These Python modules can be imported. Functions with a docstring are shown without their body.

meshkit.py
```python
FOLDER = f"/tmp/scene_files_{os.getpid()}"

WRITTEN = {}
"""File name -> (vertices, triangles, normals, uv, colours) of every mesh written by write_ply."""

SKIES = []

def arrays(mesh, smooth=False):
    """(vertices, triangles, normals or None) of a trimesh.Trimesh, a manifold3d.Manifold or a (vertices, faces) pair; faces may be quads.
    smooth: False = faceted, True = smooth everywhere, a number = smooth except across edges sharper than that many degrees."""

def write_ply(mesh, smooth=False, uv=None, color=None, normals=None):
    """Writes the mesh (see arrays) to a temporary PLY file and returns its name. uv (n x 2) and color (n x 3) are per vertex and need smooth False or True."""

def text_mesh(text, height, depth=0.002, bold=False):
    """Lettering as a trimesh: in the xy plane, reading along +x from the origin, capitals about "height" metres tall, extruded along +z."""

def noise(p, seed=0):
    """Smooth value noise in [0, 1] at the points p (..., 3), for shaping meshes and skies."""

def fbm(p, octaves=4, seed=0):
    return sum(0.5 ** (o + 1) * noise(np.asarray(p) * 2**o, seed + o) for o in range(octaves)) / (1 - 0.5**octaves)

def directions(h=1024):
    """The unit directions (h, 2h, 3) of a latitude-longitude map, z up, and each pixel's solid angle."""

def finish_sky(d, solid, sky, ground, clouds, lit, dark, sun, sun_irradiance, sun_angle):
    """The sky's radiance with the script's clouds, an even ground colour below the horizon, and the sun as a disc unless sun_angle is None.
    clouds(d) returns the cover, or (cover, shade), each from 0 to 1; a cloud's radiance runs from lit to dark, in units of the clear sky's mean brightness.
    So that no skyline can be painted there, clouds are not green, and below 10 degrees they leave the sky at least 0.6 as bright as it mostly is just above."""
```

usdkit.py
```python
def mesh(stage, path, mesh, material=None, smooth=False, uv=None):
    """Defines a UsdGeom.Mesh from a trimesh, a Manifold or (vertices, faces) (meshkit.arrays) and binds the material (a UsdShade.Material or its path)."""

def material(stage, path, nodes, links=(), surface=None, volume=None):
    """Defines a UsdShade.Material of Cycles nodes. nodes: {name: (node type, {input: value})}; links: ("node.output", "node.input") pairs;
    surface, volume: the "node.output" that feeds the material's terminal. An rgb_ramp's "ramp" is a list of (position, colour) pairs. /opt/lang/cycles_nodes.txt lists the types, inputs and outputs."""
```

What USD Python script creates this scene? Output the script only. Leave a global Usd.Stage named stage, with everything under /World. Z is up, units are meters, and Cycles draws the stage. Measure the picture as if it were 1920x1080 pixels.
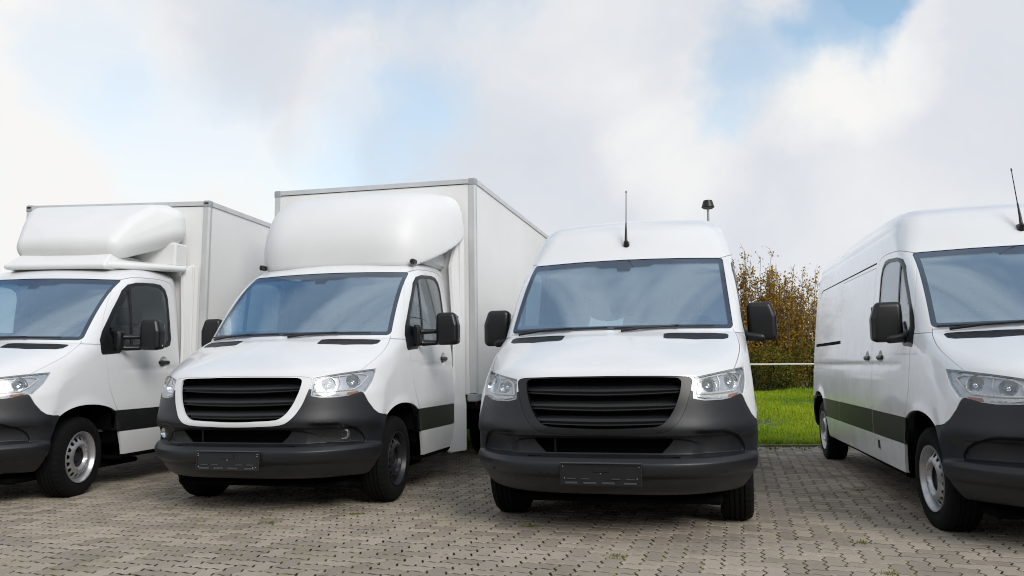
import math, random
import numpy as np
import trimesh, manifold3d, shapely
import shapely.affinity as aff
from shapely.geometry import Polygon, LineString
from scipy.interpolate import CubicSpline, PchipInterpolator
from scipy.ndimage import map_coordinates
from scipy.spatial import cKDTree
from pxr import Usd, UsdGeom, UsdLux, UsdShade, Gf, Sdf, Vt
import usdkit, meshkit
from manifold3d import Manifold, CrossSection

stage = Usd.Stage.CreateInMemory()
UsdGeom.SetStageUpAxis(stage, 'Z')
UsdGeom.SetStageMetersPerUnit(stage, 1.0)
UsdGeom.Xform.Define(stage, '/World')
UsdGeom.Scope.Define(stage, '/World/Looks')
PI = math.pi
rng = np.random.default_rng(7)
random.seed(7)

# ------------------------------------------------------------------ camera
CAM_H, PITCH, ROLL = 1.132, 0.09357, -0.0058
cam = UsdGeom.Camera.Define(stage, '/World/camera')
cam.CreateHorizontalApertureAttr(36.0)
cam.CreateFocalLengthAttr(36.0 * 1544.3 / 1920)
cam.CreateClippingRangeAttr((0.05, 5000.0))
cam.CreateFStopAttr(0.0)
fwd = np.array([0, math.cos(PITCH), math.sin(PITCH)])
up0 = np.array([0, -math.sin(PITCH), math.cos(PITCH)])
rt0 = np.array([1.0, 0, 0])
right = rt0 * math.cos(ROLL) + up0 * math.sin(ROLL)
up = -rt0 * math.sin(ROLL) + up0 * math.cos(ROLL)
M = Gf.Matrix4d(*right, 0, *up, 0, *(-fwd), 0, 0, 0, CAM_H, 1)
cam.AddTransformOp().Set(M)
cam.CreateExposureAttr(EXPOSURE := 1.85)

# ------------------------------------------------------------------ sky and sun
SUN_EL, SUN_AZ = math.radians(34), math.radians(150)      # azimuth from +y clockwise towards +x
sun_dir = np.array([math.sin(SUN_AZ) * math.cos(SUN_EL), math.cos(SUN_AZ) * math.cos(SUN_EL), math.sin(SUN_EL)])
sun = UsdLux.DistantLight.Define(stage, '/World/sun')
sun.CreateNormalizeAttr(True)
sun.CreateIntensityAttr(0.15)
sun.CreateAngleAttr(30.0)
sun.CreateColorAttr(Gf.Vec3f(1.0, 0.97, 0.93))
zax = sun_dir
xax = np.cross([0, 0, 1.0], zax); xax /= np.linalg.norm(xax)
yax = np.cross(zax, xax)
sun.AddTransformOp().Set(Gf.Matrix4d(*xax, 0, *yax, 0, *zax, 0, 0, 0, 30, 1))


def mat(name, nodes, links=(), surface='p.BSDF', volume=None):
    return usdkit.material(stage, '/World/Looks/' + name, nodes, links, surface, volume)


sky = UsdLux.DomeLight.Define(stage, '/World/sky')
sky.GetPrim().SetCustomDataByKey('kind', 'structure')
SKY_STRENGTH, CLEAR_GAIN, CLOUD_GAIN = 0.05, (1.20, 1.24, 1.10), 4.9
CLOUD_RAMP = [(0.0, (0.73, 0.77, 0.84)), (0.35, (0.79, 0.82, 0.87)), (0.7, (0.90, 0.91, 0.93)), (1.0, (1.0, 0.994, 0.982))]


def el_az(el, az):
    el, az = math.radians(el), math.radians(az)
    return (math.sin(az) * math.cos(el), math.cos(az) * math.cos(el), math.sin(el))


# gaps of blue between the clouds, and brighter / greyer cloud masses: (elevation, azimuth, inner and outer radius in degrees, amount)
GAPS = [(22.5, 22.0, 0.5, 4.8, 0.85), (19.5, 16.5, 0.3, 4.2, 0.55), (26.0, 25, 0.8, 5.0, 0.8), (19.0, -28.5, 1.0, 6.0, 0.26), (16.0, -22, 1.0, 7.0, 0.22), (17.0, -4.5, 0.5, 5.0, 0.34), (14.5, -9.0, 1.0, 6.5, 0.22), (11.5, -13, 1, 6, 0.20), (34, -8, 4, 14, 0.75), (46, 24, 5, 16, 0.7), (40, -40, 4, 14, 0.6)]
BRIGHT = [(12, -32, 6, 17, 1.0), (16, 10.0, 1, 7.5, 0.20), (18.5, 23.5, 1.0, 7.0, 0.55), (14.5, 12.5, 1, 8, 0.28), (10, -16, 2, 9, 0.7), (18, -11, 1, 5, 0.35)]
nodes = {
    'tc': ('texture_coordinate', {}),
    'wn': ('noise_texture', {'scale': 4.2, 'detail': 9.0, 'roughness': 0.6}),
    'wo': ('vector_math', {'math_type': 'subtract', 'vector2': (0.5, 0.5, 0.5)}),
    'ws': ('vector_math', {'math_type': 'scale', 'scale': 0.26}),
    'wa': ('vector_math', {'math_type': 'add'}),
    'wz': ('vector_math', {'math_type': 'normalize'}),
    'sky': ('sky_texture', {'sky_type': 'single_scattering', 'sun_disc': False, 'sun_elevation': SUN_EL, 'sun_rotation': SUN_AZ % (2 * PI), 'altitude': 100.0, 'air_density': 1.0, 'aerosol_density': 1.0, 'ozone_density': 1.0}),
    'skyg': ('mix_color', {'blend_type': 'multiply', 'fac': 1.0, 'b': CLEAR_GAIN, 'use_clamp': False}),
    'n2': ('noise_texture', {'scale': 3.2, 'detail': 7.0, 'roughness': 0.55, 'distortion': 0.3}),
    'n2m': ('map_range', {'from_min': 0.32, 'from_max': 0.68, 'to_min': -0.35, 'to_max': 0.35}),
    'sep': ('separate_xyz', {}),
    'cie': ('map_range', {'from_min': 0.0, 'from_max': 1.0, 'to_min': 1.06, 'to_max': 1.06, 'clamp': True}),
    'ramp': ('rgb_ramp', {'ramp': CLOUD_RAMP}),
    'cg': ('vector_math', {'math_type': 'scale'}),
    'cg2': ('vector_math', {'math_type': 'scale', 'scale': CLOUD_GAIN}),
    'cover': ('mix_color', {'blend_type': 'mix', 'use_clamp': False}),
    'bg': ('background_shader', {'strength': SKY_STRENGTH}),
}
links = [('tc.generated', 'wn.vector'), ('wn.color', 'wo.vector1'), ('wo.vector', 'ws.vector1'), ('tc.generated', 'wa.vector1'), ('ws.vector', 'wa.vector2'), ('wa.vector', 'wz.vector1'),
         ('sky.color', 'skyg.a'), ('tc.generated', 'n2.vector'), ('n2.fac', 'n2m.value'), ('tc.generated', 'sep.vector'), ('sep.z', 'cie.value'),
         ('ramp.color', 'cg.vector1'), ('cie.result', 'cg.scale'), ('cg.vector', 'cg2.vector1'), ('cg2.vector', 'cover.a'), ('skyg.result', 'cover.b'), ('cover.result', 'bg.color')]


def blobs(prefix, items, start):
    last = None
    for i, (el, az, r0, r1, amt) in enumerate(items):
        a, b, c = f'{prefix}d{i}', f'{prefix}m{i}', f'{prefix}s{i}'
        nodes[a] = ('vector_math', {'math_type': 'dot_product', 'vector2': el_az(el, az)})
        nodes[b] = ('map_range', {'range_type': 'smoothstep', 'from_min': math.cos(math.radians(r1)), 'from_max': math.cos(math.radians(r0)), 'to_min': 0.0, 'to_max': amt, 'clamp': True})
        nodes[c] = ('math', {'math_type': 'add', 'use_clamp': False})
        links.extend([('wz.vector', a + '.vector1'), (a + '.value', b + '.value'), (b + '.result', c + '.value1')])
        if last:
            links.append((last, c + '.value2'))
        elif start:
            links.append((start, c + '.value2'))
        else:
            nodes[c][1]['value2'] = 0.30
        last = c + '.value'
    return last


g = blobs('gap', GAPS, 'n3e.value')
nodes['n3'] = ('noise_texture', {'scale': 2.6, 'detail': 6.0, 'roughness': 0.55})
nodes['n3m'] = ('map_range', {'from_min': 0.42, 'from_max': 0.58, 'to_min': 0.0, 'to_max': 0.6, 'clamp': True})
nodes['n3z'] = ('map_range', {'range_type': 'smoothstep', 'from_min': 0.40, 'from_max': 0.62, 'to_min': 0.0, 'to_max': 1.0, 'clamp': True})
nodes['n3e'] = ('math', {'math_type': 'multiply'})
links += [('sep.z', 'n3z.value'), ('n3z.result', 'n3e.value1'), ('n3m.result', 'n3e.value2')]
nodes['n3v'] = ('mapping', {'location': (3.1, 1.7, 0.4)})
links += [('tc.generated', 'n3v.vector'), ('n3v.vector', 'n3.vector'), ('n3.fac', 'n3m.value')]
nodes['gc'] = ('clamp', {'min': 0.0, 'max': 0.95})
links += [(g, 'gc.value'), ('gc.result', 'cover.fac')]
b = blobs('br', BRIGHT, None)
nodes['ba'] = ('math', {'math_type': 'add', 'use_clamp': True})
links += [(b, 'ba.value1'), ('n2m.result', 'ba.value2'), ('ba.value', 'ramp.fac')]
sky_m = mat('sky_look', nodes, links, surface='bg.background')
UsdShade.MaterialBindingAPI.Apply(sky.GetPrim()).Bind(sky_m)

# ------------------------------------------------------------------ scene helpers
NAMES = {}


def numbered(parent, name):
    key = (str(parent), name)
    n = NAMES.get(key, 0)
    NAMES[key] = n + 1
    return f'{parent}/{name}' if n == 0 else f'{parent}/{name}_{n:03d}'


def put(name, mesh, material, parent='/World', smooth=35, label=None, kind=None):
    """One Mesh prim under parent; mesh is a trimesh, a Manifold, (v, f) or (v, f, normals)."""
    parent = parent if isinstance(parent, str) else str(parent.GetPath())
    path = numbered(parent, name)
    if isinstance(mesh, tuple) and len(mesh) == 3:
        v, f, n = mesh
        m = UsdGeom.Mesh.Define(stage, path)
        m.CreatePointsAttr(Vt.Vec3fArray.FromNumpy(np.ascontiguousarray(v, np.float32)))
        m.CreateFaceVertexCountsAttr(Vt.IntArray.FromNumpy(np.full(len(f), 3, np.int32)))
        m.CreateFaceVertexIndicesAttr(Vt.IntArray.FromNumpy(np.ascontiguousarray(f, np.int32).ravel()))
        m.CreateSubdivisionSchemeAttr('none')
        m.CreateNormalsAttr(Vt.Vec3fArray.FromNumpy(np.ascontiguousarray(n, np.float32)))
        m.SetNormalsInterpolation('vertex')
        UsdShade.MaterialBindingAPI.Apply(m.GetPrim()).Bind(material)
    else:
        m = usdkit.mesh(stage, path, mesh, material, smooth=smooth)
    p = m.GetPrim()
    if label:
        p.SetCustomDataByKey('label', label)
    if kind:
        p.SetCustomDataByKey('kind', kind)
    return p


def tag(p, label=None, cat=None, group=None, kind=None):
    for k, v in (('label', label), ('category', cat), ('group', group), ('kind', kind)):
        if v:
            p.SetCustomDataByKey(k, v)
    return p


def thing(name, label, cat, loc=(0, 0, 0), rotz=0.0, roll=0.0, group=None, ref=None):
    x = UsdGeom.Xform.Define(stage, numbered('/World', name))
    x.AddTranslateOp().Set(Gf.Vec3d(*map(float, loc)))
    if rotz or roll:
        x.AddRotateZOp().Set(math.degrees(rotz))
    if roll:
        x.AddRotateYOp().Set(math.degrees(-roll))
    if ref:
        x.GetPrim().GetReferences().AddInternalReference(ref)
        x.GetPrim().SetInstanceable(True)
    return tag(x.GetPrim(), label, cat, group)


def tri(m):
    if isinstance(m, Manifold):
        k = m.to_mesh()
        return trimesh.Trimesh(np.array(k.vert_properties[:, :3]), np.array(k.tri_verts), process=False)
    return m


def cat(*ms):
    return trimesh.util.concatenate([tri(m) for m in ms if m is not None])


def box(sx, sy, sz, c=(0, 0, 0), ch=0.0):
    """Chamfered box as a Manifold."""
    if ch <= 0:
        return Manifold.cube([sx, sy, sz], True).translate(list(c))
    a = [Manifold.cube([sx - 2 * ch, sy - 2 * ch, sz], True), Manifold.cube([sx - 2 * ch, sy, sz - 2 * ch], True), Manifold.cube([sx, sy - 2 * ch, sz - 2 * ch], True)]
    return Manifold.batch_hull(a).translate(list(c))


def balls(pts, r, seg=12):
    return Manifold.batch_hull([Manifold.sphere(rr, seg).translate(list(p)) for p, rr in zip(pts, np.broadcast_to(r, (len(pts),)))])


def chain(pts, r, seg=10):
    r = np.broadcast_to(r, (len(pts),))
    return Manifold.batch_boolean([balls(pts[i:i + 2], r[i:i + 2], seg) for i in range(len(pts) - 1)], manifold3d.OpType.Add)


def tubemesh(points, radii, sides=8, cap=True):
    p = np.asarray(points, float)
    t = np.gradient(p, axis=0); t /= np.linalg.norm(t, axis=1, keepdims=True) + 1e-12
    a = np.cross(t, np.where(np.abs(t[:, 2:]) < 0.9, [0, 0, 1.0], [1.0, 0, 0])); a /= np.linalg.norm(a, axis=1, keepdims=True) + 1e-12
    b, ang = np.cross(t, a), np.arange(sides) * 2 * PI / sides
    r = np.broadcast_to(radii, (len(p),))
    v = p[:, None] + r[:, None, None] * (np.cos(ang)[None, :, None] * a[:, None] + np.sin(ang)[None, :, None] * b[:, None])
    i, j = np.meshgrid(np.arange(len(p) - 1), np.arange(sides), indexing='ij')
    q = np.stack([i * sides + j, i * sides + (j + 1) % sides, (i + 1) * sides + (j + 1) % sides, (i + 1) * sides + j], -1).reshape(-1, 4)
    v = v.reshape(-1, 3); f = np.vstack([q[:, [0, 1, 2]], q[:, [0, 2, 3]]])
    if cap:
        n = len(v); v = np.vstack([v, p[0], p[-1]]); L = (len(p) - 1) * sides; k = np.arange(sides)
        f = np.vstack([f, np.stack([np.full(sides, n), (k + 1) % sides, k], 1), np.stack([np.full(sides, n + 1), L + k, L + (k + 1) % sides], 1)])
    return trimesh.Trimesh(v, f, process=False)


def lathe(profile, seg=64, axis='x'):
    """profile: (axial, radius) pairs, closed or open, turned round the axis; returns a trimesh."""
    pr = np.asarray(profile, float); n = len(pr); ang = np.arange(seg) * 2 * PI / seg
    a = np.broadcast_to(pr[:, 0][None], (seg, n)); r = pr[:, 1][None]
    v = np.stack([a, r * np.cos(ang)[:, None], r * np.sin(ang)[:, None]], -1).reshape(-1, 3)
    i, j = np.meshgrid(np.arange(seg), np.arange(n - 1), indexing='ij'); i2 = (i + 1) % seg
    q = np.stack([i * n + j, i2 * n + j, i2 * n + j + 1, i * n + j + 1], -1).reshape(-1, 4)
    if axis == 'z':
        v = v[:, [1, 2, 0]]
    m = trimesh.Trimesh(v, np.vstack([q[:, [0, 1, 2]], q[:, [0, 2, 3]]]), process=False)
    m.merge_vertices()
    m.update_faces(m.nondegenerate_faces())
    return m


def rpoly(pts, r=0.0):
    p = Polygon(pts).buffer(0)
    if r > 0:
        p = p.buffer(-r, quad_segs=8).buffer(2 * r, quad_segs=8).buffer(-r, quad_segs=8)
    return p


def cs(poly, g=0.0):
    if g:
        poly = poly.buffer(g, quad_segs=4)
    polys = getattr(poly, 'geoms', [poly])
    rings = []
    for p in polys:
        p = shapely.geometry.polygon.orient(p, 1.0)
        rings.append(np.array(p.exterior.coords)[:-1])
        rings += [np.array(h.coords)[:-1] for h in p.interiors]
    return CrossSection(rings, manifold3d.FillRule.EvenOdd)


def pf(poly, y0, y1, g=0.0):
    """prism of a front-view (x, z) outline between y0 and y1"""
    return cs(poly, g).extrude(y1 - y0).rotate([90, 0, 0]).translate([0, y1, 0])


def ps(poly, x0, x1, g=0.0):
    """prism of a side-view (y, z) outline between x0 and x1"""
    return cs(poly, g).extrude(x1 - x0).transform(np.array([[0, 0, 1.0, 0], [1, 0, 0, 0], [0, 1, 0, 0]])).translate([x0, 0, 0])


def pt(poly, z0, z1, g=0.0):
    return cs(poly, g).extrude(z1 - z0).translate([0, 0, z0])


def mirx(poly):
    return aff.scale(poly, -1, 1, origin=(0, 0))


def both(poly):
    return poly.union(mirx(poly))


# ------------------------------------------------------------------ implicit bodies
def smax(a, b, r):
    h = np.maximum(r - np.abs(a - b), 0)
    return np.maximum(a, b) + h * h / (4 * r)


def sstep(x, a, b):
    t = np.clip((x - a) / (b - a), 0, 1)
    return t * t * (3 - 2 * t)


class Profile:
    """signed distance to a closed outline, from nearest boundary samples"""
    def __init__(self, sections, fillet, lo, hi, h=0.006):
        pts = []
        for s in sections:
            s = np.asarray(s, float)
            if len(s) > 2:
                t = np.concatenate([[0], np.cumsum(np.linalg.norm(np.diff(s, axis=0), axis=1))])
                s = CubicSpline(t, s)(np.linspace(0, t[-1], max(8, int(t[-1] / 0.01))))
            pts += list(s)
        poly = Polygon(pts).buffer(0)
        poly = poly.buffer(-fillet, quad_segs=12).buffer(2 * fillet, quad_segs=12).buffer(-fillet, quad_segs=12)
        ring = shapely.geometry.polygon.orient(poly, 1.0).exterior
        n = int(ring.length / 0.002)
        B = np.array([ring.interpolate(i / n, normalized=True).coords[0] for i in range(n)])
        k = 4
        T = np.roll(B, -k, 0) - np.roll(B, k, 0)
        N = np.stack([T[:, 1], -T[:, 0]], 1); N /= np.linalg.norm(N, axis=1, keepdims=True)
        ys = np.arange(lo[0], hi[0] + h, h); zs = np.arange(lo[1], hi[1] + h, h)
        G = np.stack(np.meshgrid(ys, zs, indexing='ij'), -1).reshape(-1, 2)
        d, i = cKDTree(B).query(G)
        dot = ((G - B[i]) * N[i]).sum(1)
        val = np.where(d < 0.05, dot, np.sign(dot) * d)
        self.lo, self.h, self.val = lo, h, val.reshape(len(ys), len(zs)).astype(np.float32)

    def __call__(self, y, z, order=1):
        a = (np.asarray(y, np.float32) - self.lo[0]) / self.h
        b = (np.asarray(z, np.float32) - self.lo[1]) / self.h
        a, b = np.broadcast_arrays(a, b)
        return map_coordinates(self.val, [a, b], order=order, mode='nearest')


def surface_net(F, ax, level):
    """vertices and quads of the surface F = level on a rectilinear grid"""
    xs, ys, zs = ax
    S = F < level
    nx, ny, nz = F.shape
    c = np.zeros((nx - 1, ny - 1, nz - 1), np.uint8)
    for i in (0, 1):
        for j in (0, 1):
            for k in (0, 1):
                c += S[i:nx - 1 + i, j:ny - 1 + j, k:nz - 1 + k]
    act = (c > 0) & (c < 8)
    idx = np.full(c.shape, -1, np.int64)
    I, J, K = np.nonzero(act)
    idx[I, J, K] = np.arange(len(I))
    acc = np.zeros((len(I), 3)); cnt = np.zeros(len(I))
    for a in range(3):
        o1, o2 = [x for x in range(3) if x != a]
        for u in (0, 1):
            for w in (0, 1):
                A = np.zeros(3, int); A[o1] = u; A[o2] = w
                Bq = A.copy(); Bq[a] = 1
                f0 = F[I + A[0], J + A[1], K + A[2]] - level; f1 = F[I + Bq[0], J + Bq[1], K + Bq[2]] - level
                m = (f0 < 0) != (f1 < 0)
                t = np.where(m, f0 / np.where(f0 == f1, 1, f0 - f1), 0)
                P0 = np.stack([xs[I + A[0]], ys[J + A[1]], zs[K + A[2]]], 1); P1 = np.stack([xs[I + Bq[0]], ys[J + Bq[1]], zs[K + Bq[2]]], 1)
                acc += np.where(m[:, None], P0 + t[:, None] * (P1 - P0), 0); cnt += m
    V = acc / cnt[:, None]
    Q = []
    for a in range(3):
        o1, o2 = (a + 1) % 3, (a + 2) % 3
        sl0 = [slice(None)] * 3; sl1 = [slice(None)] * 3
        sl0[a] = slice(0, -1); sl1[a] = slice(1, None)
        ch = S[tuple(sl0)] != S[tuple(sl1)]
        E = np.stack(np.nonzero(ch), 1)
        E = E[(E[:, o1] > 0) & (E[:, o2] > 0) & (E[:, o1] < F.shape[o1] - 1) & (E[:, o2] < F.shape[o2] - 1)]
        q = []
        for d1, d2 in ((-1, -1), (0, -1), (0, 0), (-1, 0)):
            e = E.copy(); e[:, o1] += d1; e[:, o2] += d2
            q.append(idx[e[:, 0], e[:, 1], e[:, 2]])
        q = np.stack(q, 1)
        flip = ~S[E[:, 0], E[:, 1], E[:, 2]]
        q[flip] = q[flip][:, ::-1]
        Q.append(q)
    return V, np.vstack(Q)


def grad(f, P, e=1e-3):
    return np.stack([(f(P + d) - f(P - d)) / (2 * e) for d in np.eye(3) * e], 1)


def iso(f, ax, level, F=None):
    if F is None:
        F = field_grid(f, ax)
    V, Q = surface_net(F, ax, level)
    for _ in range(3):
        g = grad(f, V)
        s = ((f(V) - level) / np.maximum((g * g).sum(1), 0.25))[:, None] * g
        V = V - np.clip(s, -0.01, 0.01)
    T = np.vstack([Q[:, [0, 1, 2]], Q[:, [0, 2, 3]]])
    m = Manifold(manifold3d.Mesh(np.ascontiguousarray(V, np.float32), np.ascontiguousarray(T, np.uint32)))
    if m.status() != manifold3d.Error.NoError:
        print('iso: not manifold', level, m.status())
    return m


def field_grid(f, ax):
    xs, ys, zs = ax
    out = np.empty((len(xs), len(ys), len(zs)), np.float32)
    Y, Z = np.meshgrid(ys, zs, indexing='ij')
    for i, x in enumerate(xs):
        P = np.stack([np.full(Y.size, x), Y.ravel(), Z.ravel()], 1)
        out[i] = f(P).reshape(Y.shape)
    return out


def shade(m, f, tol=0.0025):
    """mesh of a piece cut from the body f = 0, with the body's own smooth normals on its outside"""
    t = tri(m)
    v, fc = np.asarray(t.vertices), np.asarray(t.faces)
    fn = np.cross(v[fc[:, 1]] - v[fc[:, 0]], v[fc[:, 2]] - v[fc[:, 0]])
    ar = np.linalg.norm(fn, axis=1, keepdims=True)
    keep = ar[:, 0] > 1e-12
    fc, fn = fc[keep], (fn / np.maximum(ar, 1e-20))[keep]
    d = np.abs(f(v)); g = grad(f, v); g /= np.linalg.norm(g, axis=1, keepdims=True) + 1e-9
    on = (d < tol)[fc].all(1) & ((g[fc].mean(1) * fn).sum(1) > 0.5)
    N = np.where(on[:, None, None], g[fc], fn[:, None, :]).reshape(-1, 3)
    P = v[fc].reshape(-1, 3)
    key = np.concatenate([fc.reshape(-1, 1), np.round(N * 200)], 1).astype(np.int64)
    _, first, inv = np.unique(key, axis=0, return_index=True, return_inverse=True)
    return P[first], inv.reshape(-1, 3), N[first]


# ------------------------------------------------------------------ the van's shape (x across, y back from the bumper, z up)
WB = {'truck': 3.925, 'van': 4.325}
A_t = PchipInterpolator([0.2, 0.3, 0.42, 0.52, 0.9, 1.09, 1.22, 1.375, 2.03, 2.5], [0.52, 0.48, 0.385, 0.34, 0.335, 0.40, 0.37, 0.30, 0.10, 0.10])
P_t = PchipInterpolator([0.2, 0.3, 0.42, 0.52, 0.9, 1.09, 1.22, 1.375, 2.03, 2.5], [3.6, 3.7, 3.9, 4.0, 4.0, 4.3, 3.2, 2.1, 2.0, 2.0])
W_t = PchipInterpolator([0.2, 0.32, 0.55, 0.74, 0.95, 1.2, 1.375, 1.66, 1.92, 2.15, 2.34, 2.6], [0.96, 0.980, 0.994, 0.994, 0.984, 0.968, 0.949, 0.921, 0.889, 0.855, 0.82, 0.77])
BUMP = [[(0.40, 0.275), (0.20, 0.275), (0.10, 0.295), (0.06, 0.33), (0.04, 0.395)], [(0.04, 0.395), (-0.012, 0.424)], [(-0.012, 0.424), (-0.019, 0.456), (-0.015, 0.496)], [(-0.015, 0.496), (0.020, 0.529)], [(0.020, 0.529), (0.056, 0.540)],
        [(0.056, 0.540), (0.060, 0.60), (0.048, 0.645), (0.02, 0.668)], [(0.02, 0.668), (0.012, 0.69), (0.028, 0.78), (0.055, 0.90), (0.082, 1.0), (0.098, 1.046)],
        [(0.098, 1.046), (0.125, 1.085), (0.185, 1.130), (0.30, 1.192), (0.45, 1.258), (0.60, 1.316), (0.70, 1.352), (0.765, 1.372)],
        [(0.765, 1.372), (1.18, 1.712), (1.60, 2.03)]]


class Body:
    def __init__(self, kind):
        self.kind, self.wb = kind, WB[kind]
        if kind == 'van':
            self.y1 = 5.86
            top = [[(1.60, 2.03), (1.70, 2.155), (1.82, 2.285), (2.0, 2.40), (2.25, 2.462), (2.7, 2.485), (4.0, 2.485), (5.80, 2.465)], [(5.86, 2.40), (5.90, 0.42)], [(5.6, 0.30), (0.8, 0.275)]]
        else:
            self.y1 = 2.56
            top = [[(1.60, 2.03), (1.72, 2.105), (1.90, 2.165), (2.15, 2.20), (2.40, 2.205), (2.50, 2.20)], [(2.56, 2.15), (2.56, 0.30)], [(2.5, 0.275), (0.8, 0.275)]]
        self.prof = Profile(BUMP + top, 0.007, (-0.9, 0.0), (self.y1 + 0.5, 2.8))

    def __call__(self, P):
        x, y, z = P[:, 0], P[:, 1], P[:, 2]
        ax = np.abs(x)
        zc = np.clip(z, 0.2, 2.5)
        s = np.clip(ax, 0, 1.06) / 0.9
        c = A_t(zc) * s ** P_t(zc)
        c = c * np.clip((2.5 - y) / 0.7, 0, 1)
        # bumper relief: side pockets over the ledge, and the dished cheeks round the intake
        ee = 1 - (np.clip(ax - 0.76, 0, 1) / 0.155) ** 2 - (np.clip(z - 0.545, 0, 1) / 0.158) ** 2
        pk = sstep(ee, -0.02, 0.34) * sstep(ax, 0.56, 0.66) * sstep(z, 0.534, 0.550)
        arc = 0.545 + 0.105 * np.sqrt(np.clip(1 - (np.clip(ax - 0.44, 0, 1) / 0.235) ** 2, 0, 1))
        ck = (1 - sstep(ax, 0.655, 0.675)) * sstep(z, 0.535, 0.552) * (1 - sstep(z, arc - 0.006, arc + 0.006))
        rel = 0.050 * pk + 0.016 * ck * (1 - pk)
        crown = 0.035 * np.minimum(ax / 0.8, 1.2) ** 2 * sstep(z, 1.85, 2.15)
        d1 = self.prof(y - c - rel, z + crown)
        rho = np.hypot(y - 1.0, z - 0.36)
        rho2 = np.hypot(y - 1.0 - self.wb, z - 0.36)
        fl = 0.014 * np.exp(-((rho - 0.455) / 0.05) ** 2) * sstep(z, 0.45, 0.62)
        if self.kind == 'van':
            fl = fl + 0.018 * np.exp(-((rho2 - 0.455) / 0.05) ** 2) * sstep(z, 0.45, 0.62)
        grv = 0.006 * np.exp(-((z - 2.255) / 0.022) ** 2) * sstep(y, 1.95, 2.1) if self.kind == 'van' else 0.0
        if self.kind == 'van':
            rec = sstep(z, 1.36, 1.42) * (1 - sstep(z, 1.93, 1.98))
            grv = grv + 0.0 * rec * (sstep(y, 2.70, 2.82) * (1 - sstep(y, 3.88, 4.0)) + sstep(y, 4.22, 4.34) * (1 - sstep(y, 5.40, 5.55)))
        belt = 0.006 * np.exp(-((z - 1.13) / 0.03) ** 2) * sstep(y, 1.4, 1.8)
        d2 = ax - W_t(np.clip(z, 0.2, 2.6)) - fl + belt + grv
        r = 0.10 + 0.10 * sstep(z, 1.95, 2.25) - 0.05 * sstep(0.9 - z, 0.0, 0.2)
        return smax(d1, d2, r)

    def axes(self):
        xs = np.arange(-1.072, 1.0721, 0.016)
        ys = np.concatenate([np.arange(-0.10, 0.80, 0.0115), np.arange(0.80, 1.9, 0.019), np.arange(1.9, 2.7, 0.028)])
        if self.kind == 'van':
            ys = np.concatenate([ys, np.arange(2.725, 6.25, 0.05)])
        zs = np.concatenate([np.arange(0.20, 0.72, 0.0092), np.arange(0.72, 1.12, 0.0125), np.arange(1.12, 1.34, 0.022), np.arange(1.34, 1.42, 0.010), np.arange(1.42, 1.98, 0.022), np.arange(1.98, 2.10, 0.010), np.arange(2.10, 2.62, 0.022)])
        return xs, ys, zs

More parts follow.
